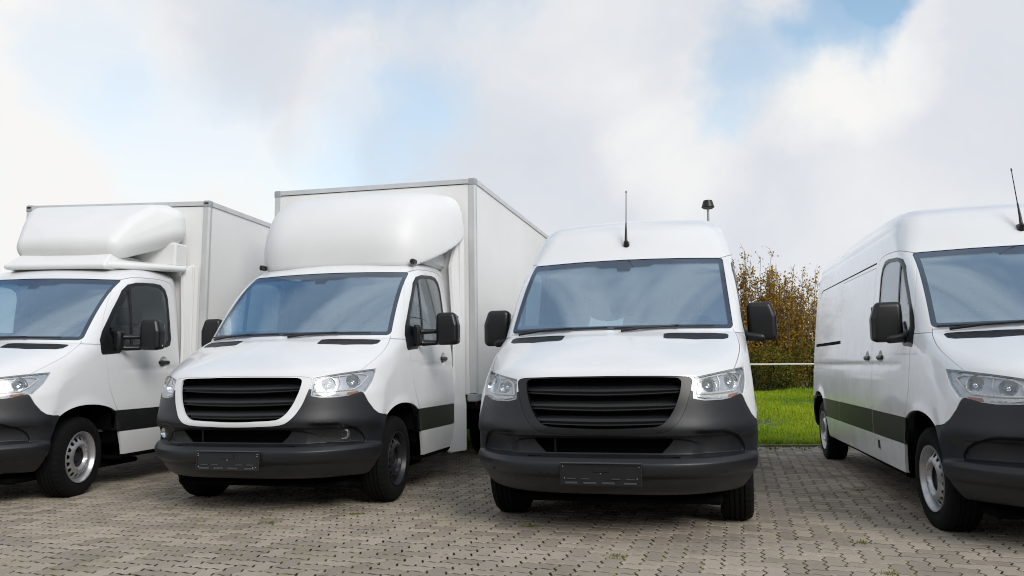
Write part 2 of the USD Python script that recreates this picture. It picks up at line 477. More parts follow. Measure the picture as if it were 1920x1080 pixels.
# ------------------------------------------------------------------ materials
def principled(name, color, rough=0.5, metallic=0.0, var=0.0, scale=6.0, bump=0.0, bscale=200.0, coat=0.0, spec=0.5, rvar=0.0, **kw):
    nodes = {'p': ('principled_bsdf', dict(base_color=tuple(color), roughness=rough, metallic=metallic, coat_weight=coat, specular_ior_level=spec, **kw))}
    links = []
    if var or rvar or bump:
        nodes['tc'] = ('texture_coordinate', {})
    if var:
        nodes['n'] = ('noise_texture', {'scale': scale, 'detail': 5.0, 'roughness': 0.6})
        c = np.array(color)
        nodes['r'] = ('rgb_ramp', {'ramp': [(0.3, tuple(c * (1 - var))), (0.7, tuple(np.minimum(c * (1 + var), 1)))]})
        links += [('tc.object', 'n.vector'), ('n.fac', 'r.fac'), ('r.color', 'p.base_color')]
    if rvar:
        nodes['n2'] = ('noise_texture', {'scale': 3.0, 'detail': 6.0})
        nodes['mr'] = ('map_range', {'from_min': 0.3, 'from_max': 0.7, 'to_min': rough - rvar, 'to_max': rough + rvar})
        links += [('tc.object', 'n2.vector'), ('n2.fac', 'mr.value'), ('mr.result', 'p.roughness')]
    if bump:
        nodes['nb'] = ('noise_texture', {'scale': bscale, 'detail': 3.0})
        nodes['b'] = ('bump', {'strength': bump, 'distance': 0.002})
        links += [('tc.object', 'nb.vector'), ('nb.fac', 'b.height'), ('b.normal', 'p.normal')]
    return mat(name, nodes, links)


paint = principled('white_paint', (0.75, 0.755, 0.76), 0.27, var=0.03, scale=1.3, coat=0.6, coat_roughness=0.05, rvar=0.05)
panel_paint = principled('box_panel_white', (0.79, 0.79, 0.775), 0.42, var=0.035, scale=0.9, bump=0.06, bscale=3.0, rvar=0.08)
fairing_paint = principled('fairing_white', (0.76, 0.76, 0.755), 0.46, var=0.035, scale=1.5, bump=0.5, bscale=4.0)
plastic = principled('charcoal_plastic', (0.0095, 0.0106, 0.0132), 0.40, var=0.12, scale=4.0, bump=0.25, bscale=900.0, rvar=0.06)
black_plastic = principled('black_plastic', (0.0065, 0.0065, 0.0072), 0.38, var=0.15, scale=9.0)
slat_black = principled('grille_black', (0.010, 0.010, 0.0115), 0.36, var=0.15, scale=8.0)
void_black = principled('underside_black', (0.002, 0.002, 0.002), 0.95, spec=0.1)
rubber = principled('tyre_rubber', (0.0035, 0.0035, 0.0038), 0.9, spec=0.22, var=0.25, scale=14.0, bump=0.3, bscale=120.0)
silver = principled('rim_silver', (0.50, 0.50, 0.51), 0.34, metallic=0.75, var=0.10, scale=16.0)
rim_black = principled('rim_black', (0.012, 0.012, 0.014), 0.4, var=0.2, scale=16.0)
dash_m = principled('dashboard_grey', (0.045, 0.047, 0.05), 0.6, var=0.1, bump=0.3, bscale=400.0)
lining = principled('cab_lining', (0.16, 0.16, 0.155), 0.7, var=0.08)
bulk_m = principled('cab_bulkhead', (0.30, 0.31, 0.31), 0.7, var=0.08)
seat_m = principled('seat_fabric', (0.016, 0.016, 0.018), 0.85, var=0.2, scale=40.0, bump=0.5, bscale=300.0)
alu = principled('aluminium_profile', (0.62, 0.63, 0.63), 0.38, metallic=0.35, var=0.06, scale=5.0)
casting = principled('grey_corner_casting', (0.33, 0.35, 0.37), 0.5, var=0.08, scale=10.0)
dark_steel = principled('chassis_steel', (0.018, 0.018, 0.019), 0.6, var=0.3, scale=8.0)
chrome = principled('reflector_chrome', (0.90, 0.91, 0.92), 0.16, metallic=0.95, bump=0.5, bscale=60.0)
housing = principled('headlight_housing', (0.50, 0.51, 0.52), 0.28, metallic=0.35, var=0.12, scale=25.0)
amber = principled('amber_lens', (0.33, 0.15, 0.09), 0.2, var=0.3, scale=60.0)
red = principled('red_lens', (0.5, 0.02, 0.02), 0.2)
indicator = principled('indicator_lens', (0.62, 0.60, 0.57), 0.12, coat=0.6, var=0.2, scale=60.0)
mirror_m = principled('mirror_glass', (0.8, 0.82, 0.84), 0.03, metallic=1.0)
paper_m = principled('paper_white', (0.80, 0.82, 0.80), 0.6)
clip_m = principled('plate_clip_grey', (0.05, 0.052, 0.055), 0.35)
screw_m = principled('screw_steel', (0.7, 0.68, 0.62), 0.25, metallic=0.9)


def glass_mat(name, tint, base, rough=0.0, gc=(0.92, 0.95, 1.0)):
    return mat(name, {
        't': ('transparent_bsdf', {'color': tint}), 'g': ('glossy_bsdf', {'color': gc, 'roughness': rough, 'distribution': 'ggx'}),
        'lw': ('layer_weight', {'blend': 0.5}), 'f': ('math', {'math_type': 'power', 'value2': 4.0}), 'mr': ('map_range', {'from_min': 0.0, 'from_max': 1.0, 'to_min': base, 'to_max': 1.0}),
        'x': ('mix_closure', {})}, [('lw.facing', 'f.value1'), ('f.value', 'mr.value'), ('mr.result', 'x.fac'), ('t.BSDF', 'x.closure1'), ('g.BSDF', 'x.closure2')], 'x.closure')


glass = glass_mat('windscreen_glass', (0.82, 0.90, 0.92), 0.33, gc=(0.72, 0.87, 1.0))
frit = mat('windscreen_border', {'t': ('principled_bsdf', {'base_color': (0.006, 0.007, 0.010), 'roughness': 0.4}), 'g': ('glossy_bsdf', {'color': (0.45, 0.62, 0.85), 'roughness': 0.02}), 'lw': ('layer_weight', {'blend': 0.5}), 'f': ('math', {'math_type': 'power', 'value2': 4.0}),
    'mr': ('map_range', {'from_min': 0.0, 'from_max': 1.0, 'to_min': 0.13, 'to_max': 1.0}), 'x': ('mix_closure', {})}, [('lw.facing', 'f.value1'), ('f.value', 'mr.value'), ('mr.result', 'x.fac'), ('t.BSDF', 'x.closure1'), ('g.BSDF', 'x.closure2')], 'x.closure')
side_glass = glass_mat('side_glass', (0.74, 0.80, 0.80), 0.05)
lens = glass_mat('lamp_lens', (0.95, 0.96, 0.97), 0.025)

def spline(pts, n=6):
    p = np.asarray(pts, float)
    t = np.concatenate([[0], np.cumsum(np.linalg.norm(np.diff(p, axis=0), axis=1))])
    return [tuple(q) for q in CubicSpline(t, p)(np.linspace(0, t[-1], n * len(p)))]


def chaikin(pts, k=2, f=0.2):
    p = np.asarray(pts, float)
    for _ in range(k):
        q = np.roll(p, -1, 0)
        p = np.stack([p + (q - p) * f, q + (p - q) * f], 1).reshape(-1, 2)
    return [tuple(a) for a in p]


# ------------------------------------------------------------------ cab and body pieces, cut once per body kind
HL_F = rpoly([(0.598, 1.037), (0.75, 1.069), (0.92, 1.103), (1.15, 1.135), (1.15, 0.90), (0.885, 0.932), (0.825, 0.906), (0.766, 0.896), (0.66, 0.895), (0.594, 0.908)], 0.006)
HL_S = Polygon([(-0.3, 0.7), (-0.3, 1.3), (0.62, 1.3), (0.600, 1.095), (0.52, 1.01), (0.445, 0.95), (0.392, 0.90), (0.38, 0.7)])
FRAME = rpoly(chaikin([(-0.594, 1.046), (-0.45, 1.054), (0, 1.058), (0.45, 1.054), (0.594, 1.046), (0.578, 0.95), (0.545, 0.84), (0.498, 0.755), (0.44, 0.702), (0.36, 0.682), (0, 0.670), (-0.36, 0.682), (-0.44, 0.702), (-0.498, 0.755), (-0.545, 0.84), (-0.578, 0.95)]), 0.006)
OPEN = rpoly(chaikin([(-0.523, 1.040), (-0.40, 1.046), (0, 1.050), (0.40, 1.046), (0.523, 1.040), (0.514, 0.95), (0.480, 0.85), (0.435, 0.775), (0.39, 0.738), (0.34, 0.724), (0, 0.709), (-0.34, 0.724), (-0.39, 0.738), (-0.435, 0.775), (-0.480, 0.85), (-0.514, 0.95)]), 0.006)
INTAKE = rpoly([(-0.468, 0.650), (0.468, 0.650), (0.430, 0.600), (0.385, 0.556), (-0.385, 0.556), (-0.430, 0.600)], 0.01)
BUMPER_S = Polygon([(-0.3, 0.15), (-0.3, 0.955), (0.35, 0.955), (0.402, 0.92), (0.432, 0.85), (0.475, 0.787), (0.515, 0.758), (0.57, 0.746), (0.66, 0.742), (0.66, 0.15)]).buffer(-0.03, quad_segs=8).buffer(0.06, quad_segs=8).buffer(-0.03, quad_segs=8)
HOOD_T = both(Polygon([(0, -0.2)] + spline([(0.60, -0.2), (0.78, 0.20), (0.862, 0.48), (0.892, 0.66), (0.902, 0.82), (0.893, 0.93), (0.872, 1.03), (0.86, 1.06)]) + [(0, 1.06)]))
WS = rpoly([(-0.864, 1.394), (0.864, 1.394), (0.800, 2.008), (0.40, 2.017), (0, 2.020), (-0.40, 2.017), (-0.800, 2.008)], 0.03)
WS_IN = rpoly([(-0.828, 1.425), (0.828, 1.425), (0.768, 1.955), (0.26, 1.966), (0.20, 1.945), (0.062, 1.943), (0.05, 1.905), (-0.05, 1.905), (-0.062, 1.943), (-0.20, 1.945), (-0.26, 1.966), (-0.768, 1.955)], 0.012)
DOOR = Polygon(chaikin([(1.272, 1.30), (1.245, 1.45), (1.275, 1.595), (1.40, 1.775), (1.53, 1.915), (1.62, 1.985), (1.70, 2.022), (1.80, 2.048), (2.15, 2.066), (2.30, 2.062), (2.41, 2.04), (2.47, 1.98), (2.500, 1.88), (2.51, 1.2), (2.505, 0.76), (2.49, 0.40), (1.57, 0.40), (1.52, 0.50), (1.455, 0.72), (1.38, 0.83), (1.31, 0.98), (1.285, 1.15)]))
WIN = rpoly([(1.205, 1.262), (1.47, 1.280), (1.54, 1.325), (2.26, 1.352), (2.33, 1.375), (2.355, 1.44), (2.335, 1.88), (2.30, 1.965), (2.22, 2.008), (2.10, 2.014), (1.80, 1.992), (1.68, 1.962), (1.58, 1.895), (1.40, 1.69), (1.24, 1.48), (1.20, 1.40)], 0.03)
GLS = rpoly([(1.40, 1.375), (2.26, 1.392), (2.315, 1.44), (2.298, 1.87), (2.265, 1.935), (2.20, 1.965), (2.08, 1.972), (1.80, 1.95), (1.70, 1.92), (1.61, 1.86), (1.36, 1.55), (1.33, 1.42)], 0.025)
DIV = Polygon([(1.655, 1.3), (1.690, 1.3), (1.70, 2.0), (1.665, 2.0)])
ARCH = Polygon([(0.555, 0.15), (0.552, 0.40), (0.568, 0.56), (0.605, 0.67), (0.655, 0.738)] + spline([(0.655, 0.738), (0.76, 0.785), (0.88, 0.810), (1.0, 0.816), (1.13, 0.810), (1.25, 0.792), (1.35, 0.765), (1.408, 0.735)]) + [(1.418, 0.70), (1.418, 0.56), (1.47, 0.535), (1.53, 0.40), (1.56, 0.318), (1.56, 0.15)]).buffer(0)
ARCH_R = Polygon([(0.52, 0.15), (0.53, 0.318), (0.60, 0.56), (0.66, 0.69)] + spline([(0.66, 0.69), (0.76, 0.775), (0.88, 0.810), (1.0, 0.816), (1.12, 0.810), (1.25, 0.77), (1.36, 0.69)]) + [(1.42, 0.56), (1.45, 0.40), (1.455, 0.15)]).buffer(0)
BAND_F = Polygon([(1.30, 0.543), (1.30, 0.742), (2.512, 0.742), (2.512, 0.543)])
SILL_F = Polygon([(1.40, 0.318), (1.40, 0.543), (2.515, 0.543), (2.515, 0.318)])
VENT_T = rpoly([(0.372, 0.650), (0.40, 0.641), (0.60, 0.692), (0.79, 0.815), (0.825, 0.865), (0.828, 0.935), (0.805, 0.944), (0.60, 0.846), (0.40, 0.776), (0.368, 0.755)], 0.014)
KIND = {}


def sides(poly, g=0.0, a=0.55, b=1.3):
    return Manifold.batch_boolean([ps(poly, a, b, g), ps(poly, -b, -a, g)], manifold3d.OpType.Add)


def half(m, s):
    return m ^ (Manifold.cube([3, 20, 8]).translate([0, -5, -1]) if s > 0 else Manifold.cube([3, 20, 8]).translate([-3, -5, -1]))


def cut_body(kind):
    B = Body(kind)
    ax = B.axes()
    F = field_grid(B, ax)
    O = iso(B, ax, 0.0, F)
    I = iso(B, ax, -0.02, F).simplify(0.004)
    I2 = iso(B, ax, -0.034, F).simplify(0.006)
    G0, G1 = iso(B, ax, -0.004, F), iso(B, ax, -0.009, F)
    shell = O - I
    gsh = G0 - G1
    lin = I.simplify(0.004) - I2
    wells = sides(ARCH, 0, 0.5, 1.2)
    if kind == 'van':
        wells = wells + sides(aff.translate(ARCH_R, WB[kind], 0), 0, 0.5, 1.2)
    rem = shell - wells
    pc = {}
    g = 0.0028

    def take(name, region):
        """region(g) -> Manifold grown by g; the piece is cut smaller than the hole it leaves"""
        nonlocal rem
        p = rem ^ region(-g)
        rem = rem - region(0.0012)
        pc[name] = p

    # glass
    pw = lambda q: pf(WS, 0.4, 2.0, q)
    rem = rem - pw(0.002)
    pc['windscreen'] = gsh ^ pf(WS_IN, 0.4, 2.0, 0.001)
    pc['windscreen_border'] = (gsh ^ pw(0.0)) - pf(WS_IN, 0.4, 2.0)
    rem = rem - sides(WIN, 0.001)
    gw = GLS.buffer(0.012).difference(DIV)
    pc['side_glass'] = gsh ^ sides(gw, 0.001)
    pc['window_frame'] = (shell ^ sides(WIN)) - sides(gw)
    # nose
    rem = rem - pf(FRAME, -0.3, 0.55)
    pc['grille_frame'] = (shell ^ pf(FRAME, -0.3, 0.55, -0.002)) - pf(OPEN, -0.3, 0.55)
    hl = lambda q: Manifold.batch_boolean([pf(HL_F, -0.3, 0.8, q) ^ ps(HL_S, 0.4, 1.3, q), pf(mirx(HL_F), -0.3, 0.8, q) ^ ps(HL_S, -1.3, -0.4, q)], manifold3d.OpType.Add)
    rem = rem - hl(0.0035)
    pc['headlight_lens'] = gsh ^ hl(0.0)
    take('bumper', lambda q: ps(BUMPER_S, -1.3, 1.3, q))
    pc['bumper'] = pc['bumper'] - pf(INTAKE, -0.3, 0.25)
    vents = both(VENT_T)
    take('hood', lambda q: pt(HOOD_T, 0.95, 1.389, q))
    vp = pt(vents, 1.1, 1.5)
    pc['cowl_vent'] = pc['hood'] ^ pt(vents, 1.1, 1.5, -0.001)
    pc['hood'] = pc['hood'] - vp
    slots = [Manifold.cube([1.2, 0.007, 1], True).rotate([0, 0, a * 24]).translate([a * 0.60, y, 1.3]) for a in (-1, 1) for y in np.arange(0.69, 0.90, 0.021)]
    pc['cowl_vent'] = pc['cowl_vent'] - (Manifold.batch_boolean(slots, manifold3d.OpType.Add) ^ pt(vents, 1.1, 1.5, -0.009))
    # flanks
    bands = [BAND_F]; sills = [SILL_F]
    if kind == 'van':
        bands += [Polygon([(2.517, 0.543), (2.517, 0.742), (4.08, 0.742), (4.08, 0.543)]), Polygon([(4.085, 0.543), (4.085, 0.742), (5.10, 0.742), (5.10, 0.543)])]
        sills += [Polygon([(2.519, 0.318), (2.519, 0.543), (5.0, 0.543), (5.0, 0.318)])]
    U = lambda ps_, q: Manifold.batch_boolean([sides(p_, q) for p_ in ps_], manifold3d.OpType.Add)
    take('side_moulding', lambda q: U(bands, q))
    take('sill', lambda q: U(sills, q))
    bowls = [(1, 2.20), (-1, 2.20)] + ([(-1, 2.70)] if kind == 'van' else [])
    for s, y in bowls:
        rem = rem - Manifold.sphere(0.13, 48).scale([1, 1, 0.85]).translate([s * (0.968 + 0.102), y, 1.195])
    take('door', lambda q: sides(DOOR, q))
    if kind == 'van':
        sd = Polygon([(2.535, 0.742), (2.535, 1.99), (4.08, 2.00), (4.08, 0.742)])
        take('sliding_door', lambda q: ps(sd, -1.3, -0.5, q))
        rail = Polygon([(2.53, 2.024), (2.53, 2.036), (5.40, 2.038), (5.50, 2.01), (5.545, 1.95), (5.542, 1.94), (5.49, 2.000), (5.39, 2.028)])
        take('side_groove', lambda q: sides(rail, max(q, 0)))
        slot = Polygon([(4.0, 1.352), (4.0, 1.388), (5.66, 1.388), (5.66, 1.352)])
        rem = rem - sides(slot)
        pc['rail_slot'] = (O - I2) ^ sides(slot, -0.003) ^ Manifold.cube([2.4, 9, 4], True).translate([0, 4, 0])
        lowrear = Polygon([(5.62, 0.2), (5.62, 0.60), (5.66, 0.742), (6.4, 0.742), (6.4, 0.2)])
        take('rear_bumper', lambda q: ps(lowrear, -1.3, 1.3, q))
    take('underbody', lambda q: ps(Polygon([(0.3, 0.1), (0.3, 0.318), (7, 0.318), (7, 0.1)]), -1.3, 1.3))
    wing = Polygon([(0.3, 0.5), (0.3, 1.36), (1.05, 1.36), (1.24, 1.36), (1.265, 1.30), (1.278, 1.15), (1.303, 0.98), (1.373, 0.83), (1.45, 0.72), (1.52, 0.48)])
    take('front_wing', lambda q: sides(wing, q, 0.5))
    pc['body'] = rem
    lin = lin - pf(WS, 0.4, 2.0, 0.02) - sides(WIN, 0.02) - pf(FRAME, -0.3, 0.6, 0.03) - hl(0.05) - pf(INTAKE, -0.3, 0.4, 0.02) - wells - pt(vents, 1.1, 1.5, -0.02)
    pc['inner_lining'] = lin ^ Manifold.cube([4, 20, 4]).translate([-2, -5, 0.95])
    K = {'B': B, 'wells': wells, 'inner': I2}
    for n in ('windscreen', 'windscreen_border', 'grille_frame', 'bumper', 'hood', 'body', 'underbody', 'inner_lining', 'rear_bumper'):
        if n in pc:
            K[n] = shade(pc[n], B, 0.012 if 'windscreen' in n else 0.0025)
    for n in ('side_glass', 'window_frame', 'headlight_lens', 'cowl_vent', 'side_moulding', 'sill', 'door', 'side_groove', 'rail_slot', 'front_wing', 'sliding_door'):
        if n in pc:
            K[n] = [shade(half(pc[n], s), B, 0.012 if 'glass' in n or 'lens' in n else 0.0025) for s in (1, -1)]
    K['pc'] = pc
    return K


def trace(B, P0, D, length, d=0.0, n=64):
    """first points along P0 + t D (t from 0 to length) where the body field falls under d"""
    P0 = np.atleast_2d(np.asarray(P0, float)); D = np.asarray(D, float)
    t = np.linspace(0, length, n)
    F = B((P0[:, None] + t[None, :, None] * D).reshape(-1, 3)).reshape(len(P0), n) < d
    k = np.maximum(np.argmax(F, 1), 1)
    lo, hi = t[k - 1], t[k]
    for _ in range(11):
        m = (lo + hi) / 2; f = B(P0 + m[:, None] * D) < d
        hi = np.where(f, m, hi); lo = np.where(f, lo, m)
    return P0 + hi[:, None] * D


def on_body(B, x, z=None, y=None, d=0.0):
    """a point of the body surface in front (x, z given) or above (x, y given), d outside it"""
    if z is not None:
        return trace(B, [x, -0.3, z], [0, 1, 0], 2.9, d)[0]
    return trace(B, [x, y, 2.7], [0, 0, -1], 2.3, d)[0]


def on_side(B, s, y, z, d=0.0):
    return trace(B, [s * 1.3, y, z], [-s, 0, 0], 0.8, d)[0]

# ------------------------------------------------------------------ vehicle details
def make_tyre(R=0.355, w=0.225, rim=0.212):
    h = w / 2
    pr = [(-h * 0.80, rim - 0.006), (-h * 0.96, rim + 0.02), (-h * 1.04, rim + 0.06), (-h * 1.03, R - 0.055), (-h * 0.93, R - 0.022), (-h * 0.80, R - 0.008)]
    for c in (-0.052, -0.018, 0.018, 0.052):
        pr += [(c - 0.0062, R), (c - 0.0045, R - 0.010), (c + 0.0045, R - 0.010), (c + 0.0062, R)]
    pr += [(h * 0.80, R - 0.008), (h * 0.93, R - 0.022), (h * 1.03, R - 0.055), (h * 1.04, rim + 0.06), (h * 0.96, rim + 0.02), (h * 0.80, rim - 0.006), (0, rim - 0.012), (-h * 0.80, rim - 0.006)]
    t = lathe(pr, 168)
    v = t.vertices.copy(); r = np.hypot(v[:, 1], v[:, 2]); a = np.arctan2(v[:, 2], v[:, 1])
    blk = (np.floor((a + PI) / (2 * PI) * 168 + 0.5).astype(int) % 4 == 0) & (r > R - 0.03) & (np.abs(v[:, 0]) > 0.06)
    k = np.where(blk, (r - 0.009) / r, 1)
    v[:, 1] *= k; v[:, 2] *= k
    t.vertices = v
    return t


def make_rim():
    """steel wheel, outer face towards +x, wheel centre plane at x = 0"""
    barrel = lathe([(0.112, 0.216), (0.114, 0.224), (0.104, 0.226), (0.098, 0.212), (0.07, 0.200), (0.02, 0.196), (-0.10, 0.196), (-0.10, 0.190), (0.02, 0.190), (0.066, 0.194), (0.090, 0.206), (0.112, 0.216)], 72)
    ring = shapely.Point(0, 0).buffer(0.193, quad_segs=24).difference(shapely.Point(0, 0).buffer(0.088, quad_segs=16))
    for k in range(16):
        a = k * 2 * PI / 16
        ring = ring.difference(shapely.Point(0.160 * math.cos(a), 0.160 * math.sin(a)).buffer(0.0185, quad_segs=5))
    m = cs(ring).extrude(0.006).refine_to_length(0.02)
    t = tri(m); v = np.asarray(t.vertices).copy()
    r = np.hypot(v[:, 0], v[:, 1])
    zz = np.interp(r, [0.085, 0.098, 0.112, 0.128, 0.15, 0.178, 0.195], [0.070, 0.096, 0.106, 0.100, 0.086, 0.066, 0.048])
    t = trimesh.Trimesh(np.stack([v[:, 2] + zz, v[:, 0], v[:, 1]], 1), t.faces, process=False)
    return cat(barrel, t)


def make_hub():
    bowl = lathe([(0.074, 0.099), (0.055, 0.095), (0.040, 0.078), (0.038, 0.05), (0.046, 0.046), (0.066, 0.042), (0.072, 0.034), (0.072, 0.0)], 36)
    nuts = [Manifold.cylinder(0.022, 0.010, 0.009, 6).rotate([0, 90, 0]).translate([0.038, 0.064 * math.cos(k * PI / 3 + .3), 0.064 * math.sin(k * PI / 3 + .3)]) for k in range(6)]
    back = lathe([(-0.06, 0.19), (0.01, 0.19), (0.012, 0.06), (-0.06, 0.05)], 36)
    return cat(bowl, back, *nuts)


TYRE, RIM, HUB = make_tyre(), make_rim(), make_hub()


def flipx(m):
    t = tri(m).copy(); v = np.asarray(t.vertices).copy(); v[:, 0] *= -1
    return trimesh.Trimesh(v, np.asarray(t.faces)[:, ::-1], process=False)


def spun(m, s, a):
    t = tri(m).copy()
    t.apply_transform(trimesh.transformations.rotation_matrix(a, [1, 0, 0]))
    return t if s > 0 else flipx(t)


def moved(m, d):
    t = tri(m).copy(); t.apply_translation(d)
    return t


def add_wheel(root, s, y, rimmat, steer=0.0, x=0.842, twin=False, spin=0.0):
    w = UsdGeom.Xform.Define(stage, numbered(str(root.GetPath()), 'wheel'))
    w.AddTranslateOp().Set(Gf.Vec3d(s * x, y, 0.352))
    if steer:
        w.AddRotateZOp().Set(math.degrees(steer))
    w = w.GetPrim()
    put('tyre', spun(TYRE, s, spin), rubber, w, 32)
    put('rim', spun(RIM, s, spin), rimmat, w, 32)
    put('hub', spun(HUB, s, spin), rim_black, w, 32)
    if twin:
        put('inner_tyre', moved(spun(TYRE, s, 0.4), (-s * 0.27, 0, 0)), rubber, w, 32)


def plan_c(x, z):
    return float(A_t(z)) * (abs(x) / 0.9) ** float(P_t(z))


def make_grille(K):
    """three wedge slats and the black backing behind the grille opening"""
    B = K['B']; out = []
    xs = np.linspace(-0.56, 0.56, 41)
    clip = pf(OPEN, -0.4, 0.8, 0.004)
    sec = [(0.062, 0.042), (0.030, 0.037), (0.010, 0.023), (0.0, 0.009), (0.003, 0.004), (0.020, 0.002), (0.020, -0.008), (0.003, -0.010), (0.000, -0.015), (0.006, -0.021), (0.062, -0.024)]
    for k, z0 in enumerate((0.958, 0.858, 0.762)):
        front = np.array([on_body(B, 0.0, z0)[1]])
        rings = []
        for x in xs:
            bow = -0.012 * (1 - (abs(x) / 0.5) ** 1.5)
            y0 = front[0] + plan_c(x, z0) + 0.022
            thick = 1 - 0.25 * (abs(x) / 0.5) ** 3
            rings.append([(x, y0 + a, z0 + bow + b * thick) for a, b in sec])
        R = np.array(rings); n = len(sec)
        i, j = np.meshgrid(np.arange(len(xs) - 1), np.arange(n), indexing='ij'); j2 = (j + 1) % n
        q = np.stack([i * n + j, i * n + j2, (i + 1) * n + j2, (i + 1) * n + j], -1).reshape(-1, 4)
        f = np.vstack([q[:, [0, 1, 2]], q[:, [0, 2, 3]]])
        ends = [(0, k2 + 1, k2) for k2 in range(1, n - 1)]
        e2 = [((len(xs) - 1) * n, (len(xs) - 1) * n + k2, (len(xs) - 1) * n + k2 + 1) for k2 in range(1, n - 1)]
        t = trimesh.Trimesh(R.reshape(-1, 3), np.vstack([f, ends, e2]), process=False)
        if t.volume < 0:
            t.invert()
        mf = Manifold(manifold3d.Mesh(np.asarray(t.vertices, np.float32), np.asarray(t.faces, np.uint32)))
        out.append(tri(mf ^ clip) if mf.status() == manifold3d.Error.NoError else t)
    return out


def front_strip(B, poly, d0, d1, res=0.02):
    """a thin slab following the body front between offsets d0 and d1 inside the outline (front view)"""
    m = pf(poly, 0, 1).refine_to_length(res)
    t = tri(m); v = np.asarray(t.vertices).copy()
    y = trace(B, np.stack([v[:, 0], np.full(len(v), -0.3), v[:, 2]], 1), [0, 1, 0], 1.5)[:, 1]
    v[:, 1] = y + np.where(v[:, 1] > 0.5, d1, d0)
    return trimesh.Trimesh(v, t.faces, process=False)


def bowl_at(p, r, depth, axis):
    """a reflector dish opening towards axis"""
    prof = [(-depth, 0.0), (-depth * 0.9, r * 0.35), (-depth * 0.55, r * 0.72), (0, r), (0.004, r * 1.04)]
    m = lathe(prof, 28)
    axis = np.asarray(axis, float) / np.linalg.norm(axis)
    T = trimesh.geometry.align_vectors([1, 0, 0], axis); T[:3, 3] = p
    m.apply_transform(T)
    return m


def add_headlight(root, K, s):
    B = K['B']
    side = 0 if s > 0 else 1
    hx = numbered(str(root.GetPath()), 'headlight')
    h = UsdGeom.Xform.Define(stage, hx).GetPrim()
    put('lens', K['headlight_lens'][side], lens, h)
    # housing: the inside of the lamp, 5 cm behind the lens, with a bright rim
    poly = HL_F if s > 0 else mirx(HL_F)
    put('lamp_housing', K['lamp_back'][side], housing, h, 30)
    cz = 0.992
    f = np.array([s * 0.30, -1, 0.06])
    p1 = on_body(B, s * 0.685, 0.985); p2 = on_body(B, s * 0.822, 1.005)
    put('reflector', bowl_at(p1 + (0, 0.034, 0), 0.055, 0.045, f), chrome, h, 50)
    put('reflector', bowl_at(p2 + (-s * 0.004, 0.032, 0), 0.061, 0.045, f + (s * 0.25, 0, 0)), chrome, h, 50)
    for p in (p1, p2):
        b = Manifold.sphere(0.015, 20).translate(list(p + np.array([0, 0.048, 0])))
        put('bulb', b, chrome, h, 40)
    ps_ = [(0.618, 0.935), (0.628, 1.005), (0.66, 1.033), (0.75, 1.052), (0.86, 1.068), (0.893, 1.045), (0.875, 0.985), (0.845, 0.950), (0.76, 0.940), (0.70, 0.936), (0.618, 0.935)]
    line = [on_body(B, s * a, b) + (0, 0.020, 0) for a, b in ps_]
    mid = [on_body(B, s * a, b) + (0, 0.022, 0) for a, b in [(0.742, 1.052), (0.760, 1.00), (0.752, 0.94)]]
    put('light_strip', cat(tubemesh(line, 0.0075, 8), tubemesh(mid, 0.006, 8)), indicator, h, 40)
    ap = rpoly([(0.62, 0.915), (0.70, 0.902), (0.80, 0.902), (0.862, 0.910), (0.875, 0.932), (0.80, 0.928), (0.62, 0.926)], 0.004)
    ap2 = rpoly([(0.81, 0.904), (0.862, 0.912), (0.880, 0.936), (0.815, 0.926)], 0.003)
    ribs = front_strip(B, ap if s > 0 else mirx(ap), 0.012, 0.020, 0.03)
    put('turn_signal', ribs, indicator, h, 30)
    put('amber_reflector', front_strip(B, ap2 if s > 0 else mirx(ap2), 0.009, 0.016, 0.03), amber, h, 30)


def lamp_backs(K):
    B = K['B']; res = []
    for s in (1, -1):
        q = (pf(HL_F if s > 0 else mirx(HL_F), -0.3, 0.9, 0.012) ^ ps(HL_S, *((0.4, 1.3) if s > 0 else (-1.3, -0.4)), 0.012))
        cup = q ^ K['cup']
        res.append(shade(cup, B, 1e-6))
    return res


